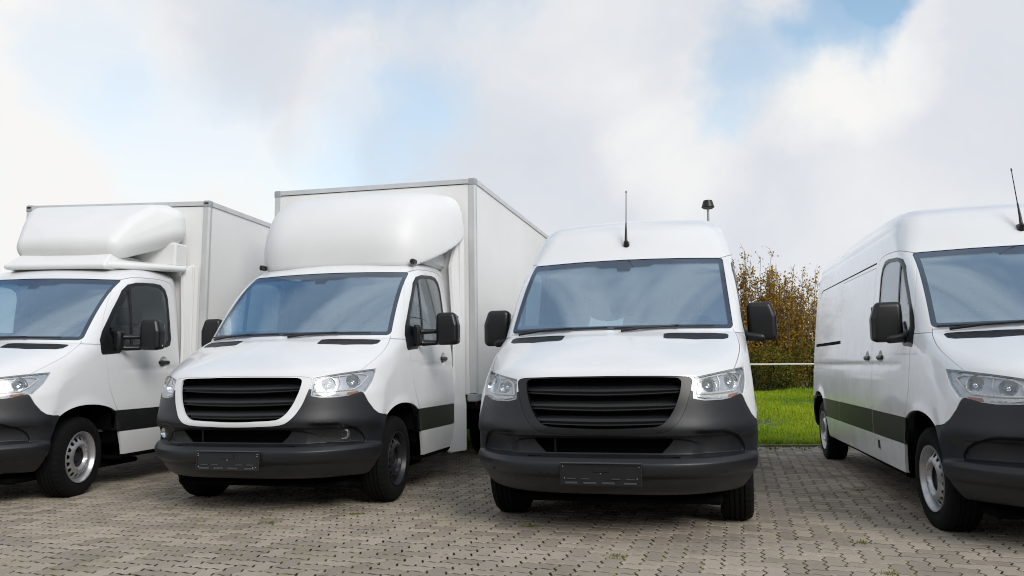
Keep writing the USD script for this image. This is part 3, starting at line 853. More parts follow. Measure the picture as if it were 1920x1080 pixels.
def add_mirror(root, K, s, truck):
    B = K['B']
    m = UsdGeom.Xform.Define(stage, numbered(str(root.GetPath()), 'wing_mirror')).GetPrim()
    if truck:
        c = np.array([s * 1.215, 1.60, 1.462]); base = on_side(B, s, 1.44, 1.36, 0.0)
        w, hgt = 0.175, 0.285
    else:
        c = np.array([s * 1.085, 1.43, 1.458]); base = on_side(B, s, 1.42, 1.34, 0.0)
        w, hgt = 0.195, 0.29
    X = s * w / 2
    pts, r = [], []
    for u in (-1, 1):
        for vz, yy in ((-0.5, 0.055), (0.12, 0.06), (0.5, 0.045)):
            out = X * u
            zz = vz * (hgt - 0.07)
            if u * 1 > 0 and vz > 0.4:
                out *= 0.62
            pts += [c + (out * 0.72, -yy * 0.6, zz), c + (out * 0.72, 0.045, zz)]
            r += [0.042, 0.034]
    shell = balls(pts, r, 20)
    face = box(w * 0.86, 0.02, hgt * 0.86, c + (0, 0.078, 0), 0.008)
    put('mirror_housing', shell - face, black_plastic, m, 40)
    put('mirror_glass', box(w * 0.84, 0.004, hgt * 0.84, c + (0, 0.0725, 0)), mirror_m, m, False)
    inner = c + (-X * 0.8, 0.0, 0)
    if truck:
        a1 = [base + (-s * 0.02, 0.0, 0.08), base + (s * 0.06, 0.04, 0.075), inner + (0, 0.01, -0.02)]
        a2 = [base + (-s * 0.02, 0.02, -0.01), base + (s * 0.06, 0.05, -0.03), inner + (0, 0.01, -0.125)]
        arm = chain(a1, [0.030, 0.024, 0.018]) + chain(a2, [0.032, 0.026, 0.018]) + box(0.07, 0.10, 0.19, base + (s * 0.02, 0.0, 0.04), 0.02)
    else:
        a2 = [base + (-s * 0.03, -0.02, 0.02), base + (s * 0.03, -0.045, 0.0), c + (-X * 0.1, -0.055, -0.128)]
        arm = chain(a2, [0.044, 0.038, 0.034], 16) + balls([base + (-s * 0.02, 0.03, -0.03), base + (-s * 0.02, -0.06, -0.02), base + (-s * 0.03, 0.06, 0.10)], 0.03, 16)
    put('mirror_arm', arm, black_plastic, m, 40)
    ind = balls([c + (X * 0.86, -0.05, -0.10), c + (X * 1.02, 0.01, -0.105), c + (X * 0.90, -0.045, -0.055)], 0.014, 14) if truck else None
    if ind is not None:
        put('mirror_indicator', ind, indicator, m, 40)


def add_handle(root, B, s, y, door=None):
    p = on_side(B, s, y, 1.195, 0.0); p[0] = s * 0.958
    h = Manifold.batch_hull([Manifold.sphere(0.020, 14).scale([0.8, 1.2, 1]).translate(list(p + np.array([s * 0.012, a, 0]))) for a in (-0.075, 0.075)])
    foot = balls([p + (-s * 0.03, -0.07, 0), p + (s * 0.01, -0.07, 0)], 0.012) + balls([p + (-s * 0.03, 0.07, 0), p + (s * 0.01, 0.07, 0)], 0.012)
    put('door_handle', h + foot, black_plastic, root, 40)


def add_plate(root, lit):
    h = UsdGeom.Xform.Define(stage, numbered(str(root.GetPath()), 'number_plate_holder'))
    h.AddTranslateOp().Set(Gf.Vec3d(0, -0.038, 0.427)); h.AddRotateXOp().Set(-4)
    h = h.GetPrim()
    body = box(0.53, 0.014, 0.136, (0, 0.004, 0), 0.003) - box(0.508, 0.012, 0.112, (0, -0.005, 0.002)) + box(0.10, 0.010, 0.036, (0, -0.001, 0.036), 0.002)
    put('holder', body, slat_black, h, 25)
    put('plate_clip', cat(*[box(0.055, 0.006, 0.007, (x, -0.003, -0.025)) for x in (-0.19, -0.1, 0.1, 0.19)], *[box(0.085, 0.010, 0.013, (x, -0.005, -0.052), 0.003) for x in (-0.19, -0.07, 0.05, 0.19)]), clip_m, h, 25)
    put('top_lip', box(0.528, 0.022, 0.010, (0, -0.002, 0.0735), 0.003), clip_m, h, 25)
    sp = [(-0.247, 0.052), (0.247, 0.052), (0, 0.008), (-0.235, -0.022), (0.235, -0.022)] if lit == 0 else [(-0.247, 0.055), (-0.247, 0.042), (0.247, 0.055), (0.247, 0.040), (0, 0.010), (-0.24, -0.040), (0.215, -0.042), (0.24, -0.042)]
    for x, z in sp:
        put('screw', Manifold.cylinder(0.004, 0.0042, 0.0036, 10).rotate([90, 0, 0]).translate([x, -0.001, z]), screw_m, h, 30)
    put('backing', box(0.20, 0.05, 0.08, (0, 0.03, 0)), black_plastic, h, False)


def add_wiper(root, B, x0, x1, z0, z1, park=0.0):
    xs = np.linspace(x0, x1, 14); t = np.linspace(0, 1, 14)
    pts = np.array([on_body(B, x, z0 + (z1 - z0) * u, d=0.016) for x, u in zip(xs, t)])
    blade = tubemesh(pts + (0, -0.002, 0), 0.0075, 6)
    k = 8
    arm = [pts[1] + (0.0, -0.035, -0.022), pts[4] + (0, -0.028, -0.004), pts[k] + (0, -0.02, 0.004)]
    put('wiper', cat(blade, tubemesh(arm, [0.011, 0.010, 0.007], 8), box(0.07, 0.02, 0.018, pts[k] + (0, -0.014, 0.003), 0.005)), black_plastic, root, 40)


def add_interior(root, K):
    put('dashboard', ps(rpoly([(1.04, 1.30), (1.13, 1.375), (1.24, 1.41), (1.33, 1.47), (1.46, 1.465), (1.58, 1.34), (1.55, 0.95), (1.04, 0.95)], 0.025), -0.86, 0.86) ^ K['inner'], dash_m, root, 30)
    pod = ps(rpoly([(1.32, 1.42), (1.36, 1.515), (1.45, 1.525), (1.55, 1.44), (1.55, 1.34)], 0.02), 0.24, 0.60)
    put('instrument_hood', pod, dash_m, root, 30)
    ring = trimesh.creation.torus(0.195, 0.015, 36, 12)
    sw = cat(ring, trimesh.creation.cylinder(0.055, 0.04), box(0.36, 0.05, 0.02), box(0.05, 0.18, 0.02, (0, -0.09, 0)))
    sw.apply_transform(trimesh.transformations.rotation_matrix(math.radians(62), [1, 0, 0])); sw.apply_translation((0.43, 1.60, 1.375))
    put('steering_wheel', sw, black_plastic, root, 40)
    for x, w in ((0.45, 0.46), (-0.10, 0.40), (-0.55, 0.40)):
        seat = UsdGeom.Xform.Define(stage, numbered(str(root.GetPath()), 'seat')).GetPrim()
        back = balls([(x + a, 2.16 + b, z) for a in (-w / 2 + .06, w / 2 - .06) for b, z in ((0, 0.92), (0.16, 1.50))], 0.07, 14)
        put('seat_back', back, seat_m, seat, 40)
        put('seat_cushion', balls([(x + a, y, 0.86) for a in (-w / 2 + .07, w / 2 - .07) for y in (1.72, 2.14)], 0.08, 14), seat_m, seat, 40)
        put('headrest', balls([(x + a, 2.33, z) for a in (-0.09, 0.09) for z in (1.64, 1.72)], 0.055, 14), seat_m, seat, 40)
        put('headrest_post', cat(tubemesh([(x - .05, 2.33, 1.5), (x - .05, 2.33, 1.65)], .007), tubemesh([(x + .05, 2.33, 1.5), (x + .05, 2.33, 1.65)], .007)), screw_m, seat, 40)
    put('cab_floor', box(1.7, 1.4, 0.02, (0, 1.78, 0.55)), dash_m, root, False)
    put('bulkhead', box(2.2, 0.012, 2.2, (0, 2.485, 1.4)) ^ K['inner'], bulk_m, root, False)
    put('rear_view_mirror_mount', balls([(0, 1.58, 1.95), (0, 1.60, 1.90), (-0.03, 1.6, 1.92), (0.03, 1.6, 1.92)], 0.022), black_plastic, root, 40)
    for s in (1, -1):
        put('sun_visor', box(0.44, 0.10, 0.018, (s * 0.42, 1.80, 2.00), 0.006), lining, root, 30)


def build_cab(root, K, frame_mat, rimmat, truck, steer=0.0, fog=False, plate=0, spin=0.0):
    B = K['B']
    put('body', K['body'], paint, root)
    put('hood', K['hood'], paint, root)
    for i in (0, 1):
        s = 1 if i == 0 else -1
        put('front_wing', K['front_wing'][i], paint, root)
        d = put('door', K['door'][i], paint, root)
        put('window_frame', K['window_frame'][i], black_plastic, d)
        put('side_window', K['side_glass'][i], side_glass, d)
        add_handle(d, B, s, 2.20)
        put('sill', K['sill'][i], paint, root)
        put('side_moulding', K['side_moulding'][i], black_plastic, root)
        put('cowl_vent', K['cowl_vent'][i], plastic, root)
    put('windscreen', K['windscreen'], glass, root)
    put('windscreen_border', K['windscreen_border'], frit, root)
    bp = put('bumper', K['bumper'], plastic, root)
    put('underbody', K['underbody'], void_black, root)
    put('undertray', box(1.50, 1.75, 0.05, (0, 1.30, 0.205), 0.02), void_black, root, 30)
    put('inner_lining', K['inner_lining'], lining, root)
    put('cowl', K['cowl'], black_plastic, root)
    gr = UsdGeom.Xform.Define(stage, str(root.GetPath()) + '/grille').GetPrim()
    put('grille_frame', K['grille_frame'], frame_mat, gr)
    for t in K['slats']:
        put('grille_slat', t, slat_black, gr, 28)
    put('grille_backing', K['grille_backing'], void_black, gr, 30)
    put('intake_backing', K['intake_backing'], void_black, bp, False)
    put('intake_grid', K['intake_grid'], black_plastic, bp, False)
    for s in (1, -1):
        add_headlight(root, K, s)
        add_mirror(root, K, s, truck)
    add_plate(root, plate)
    for x in (-0.78, -0.42, 0.42, 0.78):
        if not truck:
            p = on_body(B, x, 0.432, d=0.001)
            put('parking_sensor', Manifold.cylinder(0.004, 0.011, 0.010, 16).rotate([90, 0, 0]).translate(list(p)), black_plastic, bp, 30)
    add_wiper(root, B, -0.84, -0.05, 1.402, 1.410)
    add_wiper(root, B, 0.0, 0.72, 1.404, 1.416)
    add_interior(root, K)
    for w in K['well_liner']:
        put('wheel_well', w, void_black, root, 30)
    for s in (1, -1):
        add_wheel(root, s, 1.0, rimmat, steer=steer, spin=spin)
    if fog:
        for s in (1, -1):
            pocket = rpoly([(0.600, 0.660), (0.735, 0.660), (0.868, 0.645), (0.872, 0.585), (0.862, 0.560), (0.690, 0.553), (0.650, 0.585)], 0.012)
            if s < 0:
                pocket = mirx(pocket)
            put('fog_lamp_bezel', front_strip(B, pocket.difference(pocket.buffer(-0.011)), -0.006, 0.012, 0.03), plastic, bp, 30)
            put('fog_lamp_recess', front_strip(B, pocket.buffer(-0.010), -0.001, 0.004, 0.03), black_plastic, bp, 30)
            p = on_body(B, s * 0.790, 0.612)
            put('fog_lamp', bowl_at(p + (0, -0.008, 0), 0.042, 0.022, (s * 0.35, -1, 0.1)), chrome, bp, 40)
            put('fog_lamp_lens', Manifold.sphere(0.043, 24).scale([1, 0.4, 1]).rotate([0, 0, s * 20]).translate(list(p + np.array([s * .002, -0.005, 0]))), lens, bp, 40)


def finish_kind(kind):
    K = cut_body(kind)
    B = K['B']
    axn = (np.arange(-1.07, 1.071, 0.02), np.arange(-0.1, 0.95, 0.016), np.arange(0.82, 1.2, 0.014))
    K['cup'] = None
    # lamp housing shell: between 4.5 cm and 6 cm under the surface, with walls along the outline
    Fn = field_grid(B, axn)
    class _S:  # clipped field so that the levels close inside the grid
        def __call__(self, P):
            return np.maximum(B(P), np.maximum(np.maximum(-0.06 - P[:, 1], P[:, 1] - 0.90), np.maximum(0.86 - P[:, 2], P[:, 2] - 1.16)))
    S_ = _S(); Fs = field_grid(S_, axn)
    V1, V0, V2 = iso(S_, axn, -0.026, Fs), iso(S_, axn, -0.010, Fs), iso(S_, axn, -0.042, Fs)
    wall = []
    backs = []
    for s in (1, -1):
        mk = lambda q: (pf(HL_F if s > 0 else mirx(HL_F), -0.3, 0.9, q) ^ ps(HL_S, *((0.4, 1.3) if s > 0 else (-1.3, -0.4)), q))
        cup = ((mk(0.008) ^ V0) - (mk(-0.004) ^ (V0 - V1)))
        cup = cup - V2
        for (a, b, rr) in ((0.685, 0.985, 0.054), (0.822, 1.005, 0.060)):
            cup = cup - Manifold.sphere(rr, 32).translate(list(on_body(B, s * a, b) + np.array([0, 0.040, 0])))
        backs.append(tri(cup))
    K['lamp_back'] = backs
    K['slats'] = make_grille(K)
    ysl = 0.075
    tub = front_strip(B, OPEN.buffer(0.004), 0.085, 0.095, 0.06)
    rim_ = (pf(OPEN, -0.1, 0.45, 0.006) - pf(OPEN, -0.2, 0.6, -0.001)) ^ K['inner'].translate([0, -0.012, 0])
    K['grille_backing'] = cat(tub, rim_)
    K['intake_backing'] = cat(box(1.10, 0.01, 0.16, (0, 0.17, 0.60)), box(1.0, 0.12, 0.006, (0, 0.115, 0.534)), box(1.0, 0.12, 0.006, (0, 0.115, 0.668)))
    K['intake_grid'] = cat(box(0.014, 0.01, 0.10, (-0.33, 0.14, 0.60), 0.002))
    K['cowl'] = (K['inner'].translate([0, 0, 0.018]) ^ pf(Polygon([(-0.90, 1.355), (0.90, 1.355), (0.88, 1.402), (-0.88, 1.402)]), 0.5, 1.4)) - K['inner'].translate([0, 0.02, -0.02])
    wl = []
    for A_ in [ARCH] + ([aff.translate(ARCH_R, WB[kind], 0)] if kind == 'van' else []):
        disc = A_.buffer(0.018).intersection(shapely.box(-1, 0.44, 9, 1))
        ringp = disc.difference(A_)
        for s in (1, -1):
            wl.append(ps(ringp, *((0.549, 0.93) if s > 0 else (-0.93, -0.549))) + ps(disc, *((0.54, 0.55) if s > 0 else (-0.55, -0.54))))
    K['well_liner'] = wl
    return K

# ------------------------------------------------------------------ box bodies and air deflectors of the trucks
class Deflector:
    """rounded air deflector: front profile (y, z), plan sweep, slanted underside, flat back"""
    def __init__(self, front, z0, slope, half, ytop, ztop, sweep, power, fillet, r, back=2.645):
        self.back, self.z0, self.slope, self.half, self.sweep, self.power, self.r = back, z0, slope, half, sweep, power, r
        self.prof = Profile([front, [front[-1], (back + 0.5, ztop)], [(back + 0.5, front[0][1] - 0.3), (front[0][0] + 0.05, front[0][1] - 0.3)]], fillet, (1.0, 1.7), (3.2, 3.2))
        self.zb = front[0][1]

    def __call__(self, P):
        x, y, z = np.abs(P[:, 0]), P[:, 1], P[:, 2]
        c = self.sweep * (np.clip(x, 0, 1.3) / self.half) ** self.power
        f = self.prof(y - c, z + 0.03 * (x / self.half) ** 2)
        f = smax(f, (x - self.half - 0.02 * np.clip(y - 2.4, -1, 1)) , self.r)
        f = smax(f, (self.z0 + self.slope * np.clip(y - 1.85, 0, 2) - z) * 0.93, self.r * 0.5)
        return np.maximum(f, y - self.back)

    def mesh(self, lo=(-1.2, 1.5, 2.0), hi=(1.2, 2.7, 3.05), h=0.024):
        ax = tuple(np.arange(a, b, h) for a, b in zip(lo, hi))
        m = iso(self, ax, 0.0)
        return shade(m, self, 0.004)


def side_fairing(s, top, foot):
    poly = Polygon([(2.515, min(top, 2.16)), (2.505, 1.05), (2.47, 0.78), (2.455, 0.62), (foot, 0.27), (foot + 0.02, 0.255), (2.645, 0.255), (2.645, top), (2.60, top)])
    poly = poly.buffer(-0.015).buffer(0.03).buffer(-0.015)
    m = tri(ps(poly, 0, 0.03).refine_to_length(0.05))
    v = np.asarray(m.vertices).copy()
    g = 0.972 + 0.085 * np.clip((v[:, 1] - 2.40) / 0.245, 0, 1) ** 1.5 + 0.012 * sstep(0.80 - v[:, 2], 0, 0.06)
    g -= 0.06 * sstep(v[:, 2], 1.3, 2.4) * np.clip((2.62 - v[:, 1]) / 0.12, 0, 1)
    v[:, 0] = (v[:, 0] + g - 0.03) * s
    f = np.asarray(m.faces)
    side = trimesh.Trimesh(v, f if s > 0 else f[:, ::-1], process=False)
    return cat(side, box(0.34, 0.03, top - 0.86, (s * 0.865, 2.60, (top + 0.82) / 2), 0.008))


def add_box(root, half, top, length, casts='plain'):
    y0, y1, zb = 2.665, 2.665 + length, 0.78
    W, H = half, top
    t = 0.045                                                     # width of the aluminium profiles
    bx = UsdGeom.Xform.Define(stage, str(root.GetPath()) + '/box_body').GetPrim()
    put('front_panel', box(2 * W - 2 * t, 0.03, H - zb - 2 * t, (0, y0 + 0.022, (H + zb) / 2)), panel_paint, bx, False)
    for s in (1, -1):
        put('side_panel', box(0.03, length - 2 * t, H - zb - 2 * t, (s * (W - 0.022), (y0 + y1) / 2, (H + zb) / 2)), panel_paint, bx, False)
    put('roof_panel', box(2 * W - 2 * t, length - 2 * t, 0.03, (0, (y0 + y1) / 2, H - 0.022)), panel_paint, bx, False)
    put('rear_door', box(2 * W - 2 * t, 0.03, H - zb - 2 * t, (0, y1 - 0.022, (H + zb) / 2)), panel_paint, bx, False)
    put('box_floor', box(2 * W - 0.02, length - 0.02, 0.10, (0, (y0 + y1) / 2, zb + 0.02)), dark_steel, bx, False)
    for s in (1, -1):
        # corner post: rounded profile with a groove
        sec = rpoly([(W - 0.075, y0 + 0.02), (W - 0.075, y0 - 0.004), (W - 0.012, y0 - 0.006), (W + 0.004, y0 + 0.012), (W + 0.004, y0 + 0.055), (W - 0.02, y0 + 0.06)], 0.006)
        groove = shapely.box(W - 0.004, y0 + 0.022, W + 0.02, y0 + 0.032)
        pst = sec.difference(groove)
        pst = pst if s > 0 else mirx(pst)
        put('corner_post', pt(pst, zb + 0.06, H - 0.075), alu, bx, 25)
        put('top_rail', ps(rpoly([(y0 + 0.06, H - 0.058), (y0 + 0.06, H - 0.006), (y1 - 0.06, H - 0.006), (y1 - 0.06, H - 0.058)], 0.004), *((W - 0.03, W + 0.006) if s > 0 else (-W - 0.006, -W + 0.03))), alu, bx, 25)
        put('bottom_rail', box(0.03, length - 0.1, 0.07, (s * (W - 0.012), (y0 + y1) / 2, zb + 0.012), 0.004), casting, bx, 25)
        c = Manifold.batch_hull([Manifold.sphere(0.018, 12).translate([s * (W - a), y0 + b, H - cc]) for a in (0.012, 0.068) for b in (0.010, 0.062) for cc in (0.014, 0.062)])
        put('corner_casting', c, casting, bx, 40)
        put('corner_foot', box(0.115, 0.085, 0.085, (s * (W - 0.05), y0 + 0.036, zb + 0.012), 0.012), casting, bx, 30)
        if casts == 'lamps':
            put('marker_lamp', balls([(s * (W - 0.02), y0 - 0.008, H - 0.028), (s * (W - 0.055), y0 - 0.008, H - 0.028)], 0.009), black_plastic, bx, 40)
        put('side_marker', box(0.012, 0.05, 0.03, (s * (W - 0.08), y0 + 0.25, zb - 0.055), 0.004), red, bx, 30)
    put('front_rail', pf(rpoly([(-W + 0.06, H - 0.056), (W - 0.06, H - 0.056), (W - 0.06, H - 0.006), (-W + 0.06, H - 0.006)], 0.004), y0 - 0.006, y0 + 0.03), alu, bx, 25)
    put('front_seam', box(2 * W - 0.14, 0.004, 0.006, (0, y0 + 0.0055, H - 0.060)), dark_steel, bx, False)
    # chassis
    ch = UsdGeom.Xform.Define(stage, str(root.GetPath()) + '/chassis').GetPrim()
    for s in (1, -1):
        put('frame_rail', box(0.07, length + 0.6, 0.16, (s * 0.40, 2.2 + (length + 0.6) / 2, 0.60)), dark_steel, ch, False)
        put('mudguard', ps((aff.translate(shapely.Point(0, 0).buffer(0.43).difference(shapely.Point(0, 0).buffer(0.41)), 1 + WB['truck'], 0.36)).intersection(shapely.box(0, 0.40, 9, 2)), *((0.45, 1.0) if s > 0 else (-1.0, -0.45))), black_plastic, ch, 30)
    for y in np.arange(3.0, y1 - 0.2, 0.7):
        put('cross_member', box(2 * W - 0.1, 0.06, 0.08, (0, y, 0.70)), dark_steel, ch, False)
    put('fuel_tank', box(0.35, 0.9, 0.28, (-0.65, 3.2, 0.52), 0.04), dark_steel, ch, 30)
    put('rear_axle', Manifold.cylinder(1.5, 0.06, 0.06, 16).rotate([0, 90, 0]).translate([-0.75, 1 + WB['truck'], 0.352]), dark_steel, ch, 30)
    for s in (1, -1):
        add_wheel(root, s, 1 + WB['truck'], rim_silver_dark, x=0.90, twin=True)


rim_silver_dark = silver
KT = finish_kind('truck')
KV = finish_kind('van')

# vehicle poses: x, y, yaw, roll
POSE = [(-4.961, 6.612, -0.1624, -0.0127), (-2.130, 6.303, -0.2344, 0.0068), (0.575, 5.417, -0.2591, 0.0090), (3.632, 4.630, -0.2025, 0.0160)]


def vehicle(i, name, label, category, K, frame_mat, rimmat, truck, group=None, **kw):
    x, y, yaw, roll = POSE[i]
    r = thing(name, label, category, (x, y, 0), yaw, roll, group)
    build_cab(r, K, frame_mat, rimmat, truck, **kw)
    return r


# far left truck: angular two-piece deflector
t1 = vehicle(0, 'box_truck', 'far left white box truck with angular two-piece roof deflector and silver wheels', 'truck', KT, paint, silver, True, steer=0.10, spin=0.3)
add_box(t1, 1.147, 2.995, 4.3, 'lamps')
DP = [(x * s, y, z) for s in (1, -1) for x, y, z in ((0.47, 1.99, 2.40), (0.20, 1.97, 2.40), (0.66, 2.34, 2.745), (0.80, 2.49, 2.63), (0.79, 2.49, 2.735), (0.72, 2.47, 2.765), (0.78, 2.49, 2.61), (0.55, 2.15, 2.60))]
m = tri(balls(DP, 0.15, 64))
put('roof_deflector', m, fairing_paint, t1, True)
VC = balls([(x * s, y, z) for s in (1, -1) for x, y, z in ((0.55, 1.745, 2.165), (0.50, 1.90, 2.275), (0.50, 2.5, 2.275), (0.60, 2.5, 2.16))], 0.03, 40)
VW = [balls([(s * 0.45, 1.95, 2.225), (s * 0.45, 2.5, 2.225), (s * 0.97, 2.48, 2.205), (s * 0.88, 2.30, 2.20), (s * 0.56, 1.81, 2.18)], 0.034, 40) for s in (1, -1)]
put('deflector_visor', VC + VW[0] + VW[1], fairing_paint, t1, 24)
put('deflector_support', box(1.84, 0.24, 0.26, (0, 2.52, 2.36), 0.02), fairing_paint, t1, 30)
for s in (1, -1):
    put('side_fairing', side_fairing(s, 2.27, 2.42), fairing_paint, t1, 30)
# second truck: bulging one-piece deflector, dark wheels, fog lamps, white grille surround
t2 = vehicle(1, 'box_truck', 'white box truck with a bulging wrinkled roof deflector, white grille surround and dark wheels', 'truck', KT, paint, rim_black, True, steer=0.03, fog=True, plate=1)
add_box(t2, 1.178, 3.115, 4.35)
put('roof_deflector', Deflector([(1.745, 2.04), (1.715, 2.16), (1.71, 2.32), (1.765, 2.52), (1.90, 2.72), (2.13, 2.875), (2.42, 2.950)], 2.085, 0.46, 1.055, 0, 2.965, 0.72, 6.0, 0.03, 0.085).mesh(), fairing_paint, t2)
put('deflector_support', box(1.72, 0.62, 0.34, (0, 2.32, 2.30), 0.03), fairing_paint, t2, 30)
for s in (1, -1):
    put('side_fairing', side_fairing(s, 2.53, 2.36), fairing_paint, t2, 30)
    put('roof_bracket', box(0.05, 0.09, 0.05, (s * 0.80, 1.80, 2.125), 0.012), black_plastic, t2, 30)
# third: panel van nearly head-on
v3 = vehicle(2, 'panel_van', 'white high-roof panel van seen head-on in the middle, with a dark grille surround', 'van', KV, black_plastic, rim_black, False, steer=0.0)
v4 = vehicle(3, 'panel_van', 'white high-roof panel van at the right edge, sliding door side showing', 'van', KV, black_plastic, silver, False, steer=0.07, spin=0.9)
for v in (v3, v4):
    B = KV['B']
    put('sliding_door', KV['sliding_door'][1], paint, v)
    for i in (0, 1):
        put('roof_rail_groove', KV['side_groove'][i], void_black, v)
        put('rail_slot', KV['rail_slot'][i], void_black, v)
    add_handle(v, B, -1, 2.70)
    put('rear_bumper', KV['rear_bumper'], plastic, v)
    p = on_side(B, -1, 2.33, 0.463)
    put('jack_point_cover', box(0.006, 0.07, 0.07, p, 0.002), black_plastic, v, False)
    q = on_body(B, 0.0, 2.175)
    an = UsdGeom.Xform.Define(stage, str(v.GetPath()) + '/antenna').GetPrim()
    put('antenna_base', balls([q + (0, -0.004, -0.022), q + (0, 0.02, 0.004), q + (0, -0.035, 0.012)], [0.030, 0.026, 0.018], 16), black_plastic, an, 40)
    put('antenna_rod', cat(tubemesh([q + (0, -0.03, 0.0), q + (0, -0.02, 0.07), q + (0, 0.01, 0.19)], [0.014, 0.011, 0.006], 10), tubemesh([q + (0, 0.01, 0.18), q + (0, 0.078, 0.475)], [0.0045, 0.0035], 8), balls([q + (0, 0.076, 0.467), q + (0, 0.079, 0.48)], 0.006, 10)), black_plastic, an, 40)
    put('number_plate_lamp', box(0.1, 0.02, 0.02, (0, 5.89, 0.9)), black_plastic, v, False)
    for s in (1, -1):
        add_wheel(v, s, 1 + WB['van'], silver, x=0.86, spin=0.5)
        put('tail_lamp', box(0.10, 0.07, 0.55, (s * 0.90, 5.80, 1.05), 0.02), red, v, 30)

# ------------------------------------------------------------------ ground: block paving, lawn, hedge, rail, lamp post
U, PAVE_ROT = 0.1125, -0.265
KERB_Y = 11.45
ca, sa = math.cos(PAVE_ROT), math.sin(PAVE_ROT)
ground_m = principled('field_ground', (0.07, 0.085, 0.03), 0.95, var=0.3, scale=0.5)
JOINT_RAMP = [(0.40, (0.006, 0.005, 0.004)), (0.46, (0.012, 0.011, 0.005)), (0.51, (0.065, 0.066, 0.007)), (0.60, (0.17, 0.165, 0.012))]
joint_m = mat('mossy_joints', {
    'tc': ('texture_coordinate', {}), 'n': ('noise_texture', {'scale': 1.1, 'detail': 6.0, 'roughness': 0.65}), 'n2': ('noise_texture', {'scale': 9.0, 'detail': 4.0}),
    'a': ('math', {'math_type': 'add'}), 'r': ('rgb_ramp', {'ramp': JOINT_RAMP}),
    'h': ('math', {'math_type': 'multiply', 'value2': 0.5}), 'p': ('principled_bsdf', {'roughness': 0.95})},
    [('tc.object', 'n.vector'), ('tc.object', 'n2.vector'), ('n.fac', 'a.value1'), ('n2.fac', 'a.value2'), ('a.value', 'h.value1'), ('h.value', 'r.fac'), ('r.color', 'p.base_color')])


def paver_mat(name, per_island, shift):
    c = np.array([0.350, 0.302, 0.243]) * shift
    nodes = {'tc': ('texture_coordinate', {}), 'geo': ('geometry', {}), 'n': ('noise_texture', {'scale': 0.9, 'detail': 5.0, 'roughness': 0.6}), 'sp': ('noise_texture', {'scale': 420.0, 'detail': 2.0}),
             'r': ('rgb_ramp', {'ramp': [(0.30, tuple(c * 0.80)), (0.70, tuple(c * 1.16))]}), 'sr': ('rgb_ramp', {'ramp': [(0.30, (0.62, 0.62, 0.63)), (0.5, (1, 1, 1)), (0.72, (1.30, 1.28, 1.25))]}),
             'm': ('mix_color', {'blend_type': 'multiply', 'fac': 1.0, 'use_clamp': False}), 'ir': ('rgb_ramp', {'ramp': [(0.0, (0.74, 0.73, 0.73)), (0.5, (1.0, 1.0, 1.0)), (1.0, (1.18, 1.16, 1.12))]}),
             'm2': ('mix_color', {'blend_type': 'multiply', 'fac': 1.0, 'use_clamp': False}), 'mn': ('noise_texture', {'scale': 1.7, 'detail': 7.0, 'roughness': 0.7}), 'mr': ('rgb_ramp', {'ramp': [(0.56, (0, 0, 0)), (0.75, (0.45, 0.45, 0.45))]}),
             'm3': ('mix_color', {'blend_type': 'mix', 'b': (0.13, 0.125, 0.06)}), 'b': ('bump', {'strength': 0.55, 'distance': 0.0015}), 'p': ('principled_bsdf', {'roughness': 0.88}),
             'pos': ('separate_xyz', {}), 'dz': ('map_range', {'from_min': -0.0016, 'from_max': -0.0042, 'to_min': 0.0, 'to_max': 1.0, 'clamp': True}), 'jn': ('noise_texture', {'scale': 1.1, 'detail': 6.0, 'roughness': 0.65}), 'jn2': ('noise_texture', {'scale': 9.0, 'detail': 4.0}),
             'ja': ('math', {'math_type': 'add'}), 'jh': ('math', {'math_type': 'multiply', 'value2': 0.5}), 'jr': ('rgb_ramp', {'ramp': JOINT_RAMP}), 'm4': ('mix_color', {'blend_type': 'mix'})}
    links = [('tc.object', 'n.vector'), ('tc.object', 'sp.vector'), ('tc.object', 'mn.vector'), ('n.fac', 'r.fac'), ('sp.fac', 'sr.fac'), ('r.color', 'm.a'), ('sr.color', 'm.b'), ('m.result', 'm2.a'), ('ir.color', 'm2.b'),
             ('m2.result', 'm3.a'), ('mn.fac', 'mr.fac'), ('mr.color', 'm3.fac'), ('m3.result', 'm4.a'), ('jr.color', 'm4.b'), ('geo.position', 'pos.vector'), ('pos.z', 'dz.value'), ('dz.result', 'm4.fac'), ('geo.position', 'jn.vector'), ('geo.position', 'jn2.vector'), ('jn.fac', 'ja.value1'), ('jn2.fac', 'ja.value2'), ('ja.value', 'jh.value1'), ('jh.value', 'jr.fac'), ('m4.result', 'p.base_color'), ('sp.fac', 'b.height'), ('b.normal', 'p.normal')]
    if per_island:
        nodes['at'] = ('attribute', {'attribute': 'tone'})
        links.append(('at.fac', 'ir.fac'))
    else:
        nodes['ir'] = ('color', {'value': (1.0, 1.0, 1.0)})
    return mat(name, nodes, links)


paver_many = paver_mat('paver_concrete', True, 1.0)
paver_few = [paver_mat('paver_concrete_light', False, 1.13), paver_mat('paver_concrete_mid', False, 1.03), paver_mat('paver_concrete_grey', False, 0.94), paver_mat('paver_concrete_dark', False, 0.82)]


def unit_edge(p, q):
    """the zigzag along one grid edge, the same for both neighbours"""
    p, q = np.array(p, float), np.array(q, float)
    a, b, flip = (p, q, False) if tuple(p) < tuple(q) else (q, p, True)
    d = b - a; n = np.array([-d[1], d[0]])
    amp = 0.115 if abs(d[1]) > 0.5 else 0.085
    pts = [a, a + d * 0.27 + n * amp, a + d * 0.73 - n * amp, b]
    return (pts[::-1] if flip else pts)[:-1]


